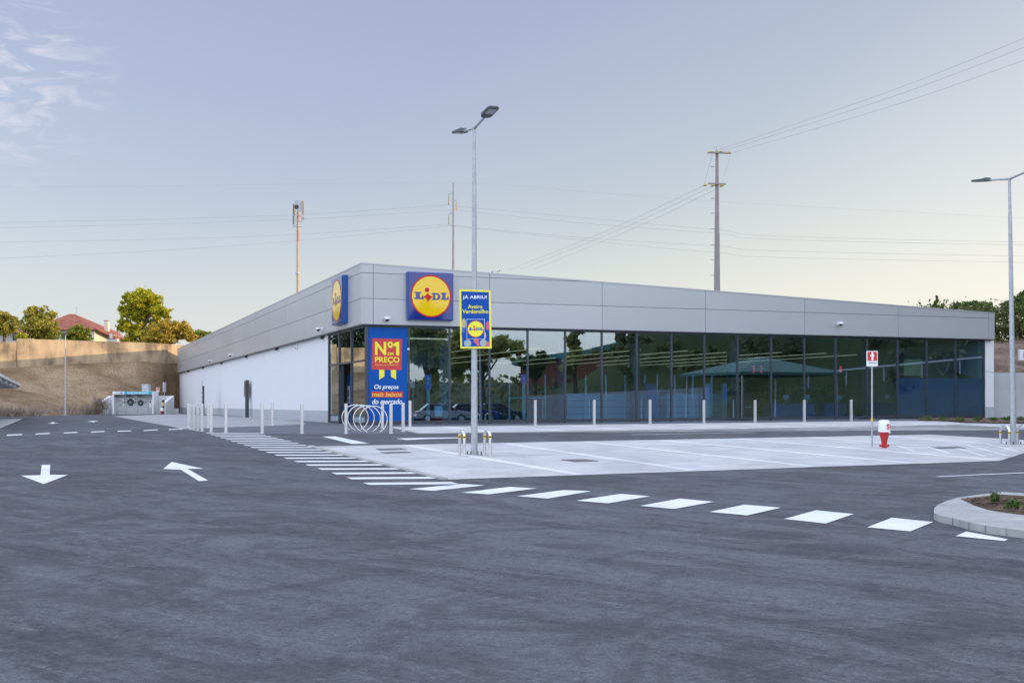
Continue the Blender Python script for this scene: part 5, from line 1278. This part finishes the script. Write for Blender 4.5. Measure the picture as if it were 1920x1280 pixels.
for (ax, ay), (ex, ey), nm in (((1366,288.5),(1990,88),'lowest of three'), ((1349,285.8),(1990,62),'middle of three'), ((1334,285.5),(1990,44),'highest of three')):
    cable(nm + ' cables rising right from the square pole', [(ax,ay,Y2),((ax+ex)/2,(ay+ey)/2+9,82),(ex,ey,62)], .009)
for (ax, ay), (ex, ey), nm in (((1322,347),(955,506),'upper of three'), ((1336.5,349),(975,505),'middle of three'), ((1353,350),(1000,505),'lower of three')):
    cable(nm + ' cables falling left from the square pole', [(ax,ay,Y2),((ax+ex)/2,(ay+ey)/2+6,150),(ex,ey,205)], .012)

# ================================================================== ACROSS THE STREET (mirrored in the glass) AND THE WOODED HILL, BUILT UP TO BLOCK THE LOW SUN
mb = MB(); NXh, NYh = 34, 54
y_ = lambda j: -75 + j*3.6
for i in range(NXh):
    for j in range(NYh):
        x = 46 + max(0,(y_(j)-60)*.33) + i*4.2; y = -75 + j*3.6
        a = clamp((x-46-max(0,(y-60)*.33))/16, 0, 1); b_ = clamp((112-y)/6, 0, 1)*clamp((y+75)/20, 0, 1); c_ = clamp((y-6)/16, 0, 1)
        h = (a*a*(3-2*a))*b_*(3.3 + 10.7*c_) + noise.noise(Vector((x*.12,y*.12,3)))*.8*a*b_
        mb.v.append((x, y, min(h, 99) + .35 - (1-a)*.5))
for i in range(NXh-1):
    for j in range(NYh-1): k0 = i*NYh+j; mb.f.append((k0, k0+NYh, k0+NYh+1, k0+1))
ST(mb.build('hill', 'field', None, True))
rr = random.Random(31); lf = MB(); bb = []
for i in range(460):
    y = rr.uniform(-55, 106); x = rr.uniform(50, 84) + max(0,(y-60)*.33)
    a = clamp((x-46-max(0,(y-60)*.33))/16, 0, 1); c_ = clamp((y-6)/16, 0, 1); b_ = clamp((112-y)/6,0,1)*clamp((y+75)/20,0,1); h = (a*a*(3-2*a))*b_*(3.3+10.7*c_)
    r = rr.uniform(1.6, 3.0)*(.45+.55*c_); bb.append((x, y, h+r*.6, r, r, r*.9))
leaves(lf, bb, 80000, .36, rr, shell=.65)
tag(lf.build('hillside_scrub', 'leaf_scrub'), kind='stuff')
tl = ['wide tree on the wooded hill beyond the lot, first in the row', 'tall tree on the wooded hill beyond the lot, second in the row', 'broad tree on the wooded hill beyond the lot, third in the row', 'tall tree on the wooded hill beyond the lot, fourth in the row', 'broad tree on the wooded hill beyond the lot, fifth in the row', 'tree on the wooded hill beyond the lot, sixth in the row', 'tree on the wooded hill beyond the lot, seventh in the row', 'tree on the wooded hill, eighth in the row, behind the hedge end', 'tree on the wooded hill, ninth in the row', 'tree on the wooded hill, tenth in the row', 'tree on the wooded hill, eleventh in the row', 'tree at the far end of the row on the wooded hill']
for i, lb in enumerate(tl):
    y = 20 + i*6.9; x = 70 + (i % 3)*3 + max(0,(y-60)*.33); z0 = 13.5
    tree('hill_tree', lb, (x, y, z0), [(x, y, z0+5, 3.6, 3.6, 3), (x+1.6, y-2, z0+3.4, 2.8, 2.8, 2.2), (x-1.6, y+2, z0+3.6, 2.8, 2.8, 2.3), (x, y, z0+7, 2.2, 2.2, 1.8)], 1500, .5, 'leaf_dark', group='trees on the wooded hill', trunk_r=.3, seed=40+i)  # row added on the hilltop so low sun misses the lamp heads too
# trees seen mirrored left in the front glass
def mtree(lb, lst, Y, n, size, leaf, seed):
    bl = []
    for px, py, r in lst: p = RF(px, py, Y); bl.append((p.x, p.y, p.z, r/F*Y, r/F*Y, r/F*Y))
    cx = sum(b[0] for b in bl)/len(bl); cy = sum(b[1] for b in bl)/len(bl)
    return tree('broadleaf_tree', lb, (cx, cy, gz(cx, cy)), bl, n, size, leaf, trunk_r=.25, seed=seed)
mtree('yellow green tree across the road, mirrored beside the blue panel', [(800,630,34),(775,650,30),(825,660,30),(790,600,30),(815,690,24)], 104, 9000, .24, 'leaf_sunlit', 51)
mtree('green tree across the road, mirrored behind the banner lamp', [(868,640,26),(855,680,26),(900,670,24),(930,650,22),(965,655,18)], 110, 9000, .24, 'leaf_sunlit', 52)
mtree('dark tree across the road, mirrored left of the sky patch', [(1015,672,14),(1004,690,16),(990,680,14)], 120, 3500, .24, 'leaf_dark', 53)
mtree('slim tree across the road, mirrored right of the sky patch', [(1075,640,13),(1080,665,13),(1070,685,14),(1085,620,10)], 118, 3500, .24, 'leaf_sunlit', 54)
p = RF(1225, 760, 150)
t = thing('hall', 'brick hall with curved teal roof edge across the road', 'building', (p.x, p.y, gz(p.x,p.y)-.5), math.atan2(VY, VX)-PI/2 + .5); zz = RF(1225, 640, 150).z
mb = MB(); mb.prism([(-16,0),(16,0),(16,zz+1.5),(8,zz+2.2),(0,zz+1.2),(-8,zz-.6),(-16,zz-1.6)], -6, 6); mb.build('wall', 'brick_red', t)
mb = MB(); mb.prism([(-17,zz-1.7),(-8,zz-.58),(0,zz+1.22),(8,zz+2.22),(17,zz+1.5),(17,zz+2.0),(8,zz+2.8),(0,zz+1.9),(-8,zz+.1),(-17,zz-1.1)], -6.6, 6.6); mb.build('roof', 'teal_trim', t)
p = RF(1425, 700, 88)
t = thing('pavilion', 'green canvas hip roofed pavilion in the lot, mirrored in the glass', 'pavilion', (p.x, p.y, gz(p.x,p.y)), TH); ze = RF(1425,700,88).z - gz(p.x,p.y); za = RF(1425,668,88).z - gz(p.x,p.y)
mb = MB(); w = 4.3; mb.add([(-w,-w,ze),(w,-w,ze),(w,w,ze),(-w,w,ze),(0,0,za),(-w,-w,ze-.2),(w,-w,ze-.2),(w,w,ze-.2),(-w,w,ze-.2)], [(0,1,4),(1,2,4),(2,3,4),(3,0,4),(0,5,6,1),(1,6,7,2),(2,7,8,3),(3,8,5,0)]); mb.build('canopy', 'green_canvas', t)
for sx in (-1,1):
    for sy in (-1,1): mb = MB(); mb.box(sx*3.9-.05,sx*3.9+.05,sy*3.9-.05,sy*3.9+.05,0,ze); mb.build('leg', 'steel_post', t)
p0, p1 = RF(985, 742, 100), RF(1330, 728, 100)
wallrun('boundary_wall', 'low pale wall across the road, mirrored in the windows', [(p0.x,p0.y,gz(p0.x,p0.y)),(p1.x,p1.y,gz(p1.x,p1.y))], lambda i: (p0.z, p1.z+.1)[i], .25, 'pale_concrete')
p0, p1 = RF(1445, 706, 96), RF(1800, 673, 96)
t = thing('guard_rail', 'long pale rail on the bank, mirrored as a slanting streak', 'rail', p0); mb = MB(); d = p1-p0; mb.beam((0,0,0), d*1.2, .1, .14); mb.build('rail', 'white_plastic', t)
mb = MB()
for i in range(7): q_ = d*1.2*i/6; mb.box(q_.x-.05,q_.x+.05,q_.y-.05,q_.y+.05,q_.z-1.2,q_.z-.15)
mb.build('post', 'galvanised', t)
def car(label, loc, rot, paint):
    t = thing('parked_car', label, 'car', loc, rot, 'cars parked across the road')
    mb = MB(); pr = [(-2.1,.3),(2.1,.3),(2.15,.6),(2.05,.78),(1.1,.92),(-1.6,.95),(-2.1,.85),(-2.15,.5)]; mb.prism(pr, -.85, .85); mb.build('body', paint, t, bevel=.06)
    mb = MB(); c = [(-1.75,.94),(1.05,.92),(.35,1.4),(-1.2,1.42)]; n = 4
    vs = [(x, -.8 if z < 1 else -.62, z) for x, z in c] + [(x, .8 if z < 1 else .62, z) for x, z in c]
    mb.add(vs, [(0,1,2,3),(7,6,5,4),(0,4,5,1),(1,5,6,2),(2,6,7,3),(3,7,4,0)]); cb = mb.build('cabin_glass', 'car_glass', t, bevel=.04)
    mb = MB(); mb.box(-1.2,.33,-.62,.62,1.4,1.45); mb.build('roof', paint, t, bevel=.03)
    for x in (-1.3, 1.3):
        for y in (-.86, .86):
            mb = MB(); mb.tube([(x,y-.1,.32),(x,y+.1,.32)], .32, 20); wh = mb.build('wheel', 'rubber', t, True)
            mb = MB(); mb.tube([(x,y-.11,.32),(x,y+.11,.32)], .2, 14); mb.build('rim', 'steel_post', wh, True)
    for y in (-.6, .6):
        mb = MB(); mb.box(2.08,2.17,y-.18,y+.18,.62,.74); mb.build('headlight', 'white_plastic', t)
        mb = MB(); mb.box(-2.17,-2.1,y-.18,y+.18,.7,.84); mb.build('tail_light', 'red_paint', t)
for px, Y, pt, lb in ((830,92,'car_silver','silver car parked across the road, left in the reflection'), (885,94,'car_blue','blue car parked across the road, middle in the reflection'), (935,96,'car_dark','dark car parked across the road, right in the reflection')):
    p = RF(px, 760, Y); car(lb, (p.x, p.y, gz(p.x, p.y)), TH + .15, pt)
# mirrored in the side glass
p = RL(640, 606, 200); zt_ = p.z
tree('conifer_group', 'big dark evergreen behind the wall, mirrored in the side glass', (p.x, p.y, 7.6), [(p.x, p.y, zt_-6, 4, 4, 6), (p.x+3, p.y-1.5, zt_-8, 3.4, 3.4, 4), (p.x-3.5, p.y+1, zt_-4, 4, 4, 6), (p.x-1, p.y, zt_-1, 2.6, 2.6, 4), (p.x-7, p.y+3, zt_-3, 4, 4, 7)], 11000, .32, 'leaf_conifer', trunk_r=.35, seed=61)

# ================================================================== SKY, SUN, CAMERA
SUN_EL, SUN_AZ = math.radians(5.3), math.atan2(.975, -.05)      # azimuth measured from +Y towards +X
w = bpy.data.worlds.new('World'); scene.world = w; w.use_nodes = True
nt = w.node_tree; L = nt.links.new; bg = nt.nodes['Background']
sky = N(nt, 'ShaderNodeTexSky', sky_type='NISHITA', sun_disc=False, sun_elevation=SUN_EL, sun_rotation=SUN_AZ, altitude=0.0, air_density=1.0, dust_density=SKY_DUST, ozone_density=1.0)
tc = N(nt, 'ShaderNodeTexCoord')
# thin cirrus, a few wisps high on the left
dirc = Vector((-.426, 1.0, .275)).normalized()
dp = N(nt, 'ShaderNodeVectorMath', operation='DOT_PRODUCT'); L(tc.outputs['Generated'], dp.inputs[0]); dp.inputs[1].default_value = dirc
mk = ramp(nt, dp.outputs['Value'], [(.9981, 0.0), (.9997, 1.0)])
mp = N(nt, 'ShaderNodeMapping'); mp.inputs['Rotation'].default_value = (0, .32, 0); mp.inputs['Scale'].default_value = (20, 20, 80); L(tc.outputs['Generated'], mp.inputs['Vector'])
no = N(nt, 'ShaderNodeTexNoise', Scale=1.0, Detail=7.0, Roughness=.62, Distortion=.9); L(mp.outputs[0], no.inputs['Vector'])
cr = ramp(nt, no.outputs['Fac'], [(.48, 0.0), (.64, .8)])
mm = N(nt, 'ShaderNodeMath', operation='MULTIPLY'); L(mk.outputs[0], mm.inputs[0]); L(cr.outputs[0], mm.inputs[1])
# high thin cirrostratus veil lit by the low sun: lavender away from it, pinkish towards it, plus a bright layer added out of frame, overhead and behind, to lift the ambient light
def vmath(op, a, b):
    x = N(nt, 'ShaderNodeVectorMath', operation=op)
    for i, q_ in enumerate((a, b)):
        if isinstance(q_, (tuple, Vector)): x.inputs[i].default_value = q_
        elif q_ is not None: L(q_, x.inputs[i])
    return x
d1 = vmath('DOT_PRODUCT', tc.outputs['Generated'], Vector((math.sin(SUN_AZ), math.cos(SUN_AZ), -1.4)).normalized())
glow = ramp(nt, d1.outputs['Value'], [(0, VEIL_FAR), (.36, VEIL_FAR), (.45, VEIL_MID), (.50, VEIL_LOW), (.56, VEIL_SUN), (1, VEIL_SUN)])
mr_ = N(nt, 'ShaderNodeMapRange'); L(d1.outputs['Value'], mr_.inputs[0]); mr_.inputs[1].default_value = -1; mr_.inputs[2].default_value = 1
nt.links.new(mr_.outputs[0], glow.inputs[0])
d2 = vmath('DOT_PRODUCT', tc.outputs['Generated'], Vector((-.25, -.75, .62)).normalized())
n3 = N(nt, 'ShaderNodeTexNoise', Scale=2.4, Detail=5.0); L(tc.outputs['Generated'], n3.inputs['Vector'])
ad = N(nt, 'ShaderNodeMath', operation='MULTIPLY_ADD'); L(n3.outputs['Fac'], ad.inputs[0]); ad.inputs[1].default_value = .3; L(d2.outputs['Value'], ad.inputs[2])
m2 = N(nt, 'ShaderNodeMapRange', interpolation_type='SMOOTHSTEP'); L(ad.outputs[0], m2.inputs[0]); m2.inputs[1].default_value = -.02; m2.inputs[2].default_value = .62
fill_deck = N(nt, 'ShaderNodeVectorMath', operation='SCALE'); fill_deck.inputs[0].default_value = FILL_DECK; L(m2.outputs[0], fill_deck.inputs['Scale'])
s1 = vmath('ADD', sky.outputs[0], glow.outputs[0]); s2 = vmath('ADD', s1.outputs[0], fill_deck.outputs[0])
# haze along the horizon
sz_ = N(nt, 'ShaderNodeSeparateXYZ'); L(tc.outputs['Generated'], sz_.inputs[0])
hz = N(nt, 'ShaderNodeMapRange', interpolation_type='SMOOTHSTEP'); L(sz_.outputs['Z'], hz.inputs[0])
for i_, v_ in enumerate((.17, -.02, 0, .8)): hz.inputs[i_+1].default_value = v_
hc = ramp(nt, mr_.outputs[0], [(.36, HAZE_FAR), (.55, HAZE_SUN)])
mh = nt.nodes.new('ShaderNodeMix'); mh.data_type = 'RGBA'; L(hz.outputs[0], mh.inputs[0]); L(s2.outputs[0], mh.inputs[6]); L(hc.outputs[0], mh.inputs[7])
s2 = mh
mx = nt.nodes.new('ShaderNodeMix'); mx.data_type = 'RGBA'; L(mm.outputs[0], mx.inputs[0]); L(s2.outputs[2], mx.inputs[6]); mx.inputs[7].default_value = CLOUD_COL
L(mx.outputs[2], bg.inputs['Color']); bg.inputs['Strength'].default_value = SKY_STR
sl_ = bpy.data.lights.new('sun', 'SUN'); sl_.energy = SUN_STR; sl_.angle = math.radians(.5); sl_.color = (1, .72, .42)
so = bpy.data.objects.new('sun', sl_); COL.objects.link(so)
sd = Vector((math.cos(SUN_EL)*math.sin(SUN_AZ), math.cos(SUN_EL)*math.cos(SUN_AZ), math.sin(SUN_EL)))
so.rotation_euler = sd.to_track_quat('Z', 'Y').to_euler(); so.location = sd*100
cam = bpy.data.cameras.new('camera'); co = bpy.data.objects.new('camera', cam); COL.objects.link(co)
co.location = (0, 0, 1); co.rotation_euler = (PI/2, 0, 0)
cam.sensor_width = 36; cam.lens = F/1920*36; cam.shift_y = (CY-640)/1920; cam.clip_start = .1; cam.clip_end = 6000
scene.camera = co
vs = scene.view_settings; vs.view_transform = 'Standard'; vs.look = 'None'; vs.gamma = 1; vs.use_curve_mapping = False; vs.exposure = EXPO
scene.cycles.max_bounces = 8; scene.cycles.transparent_max_bounces = 12; scene.cycles.use_denoising = True
scene.cycles.sample_clamp_indirect = 6
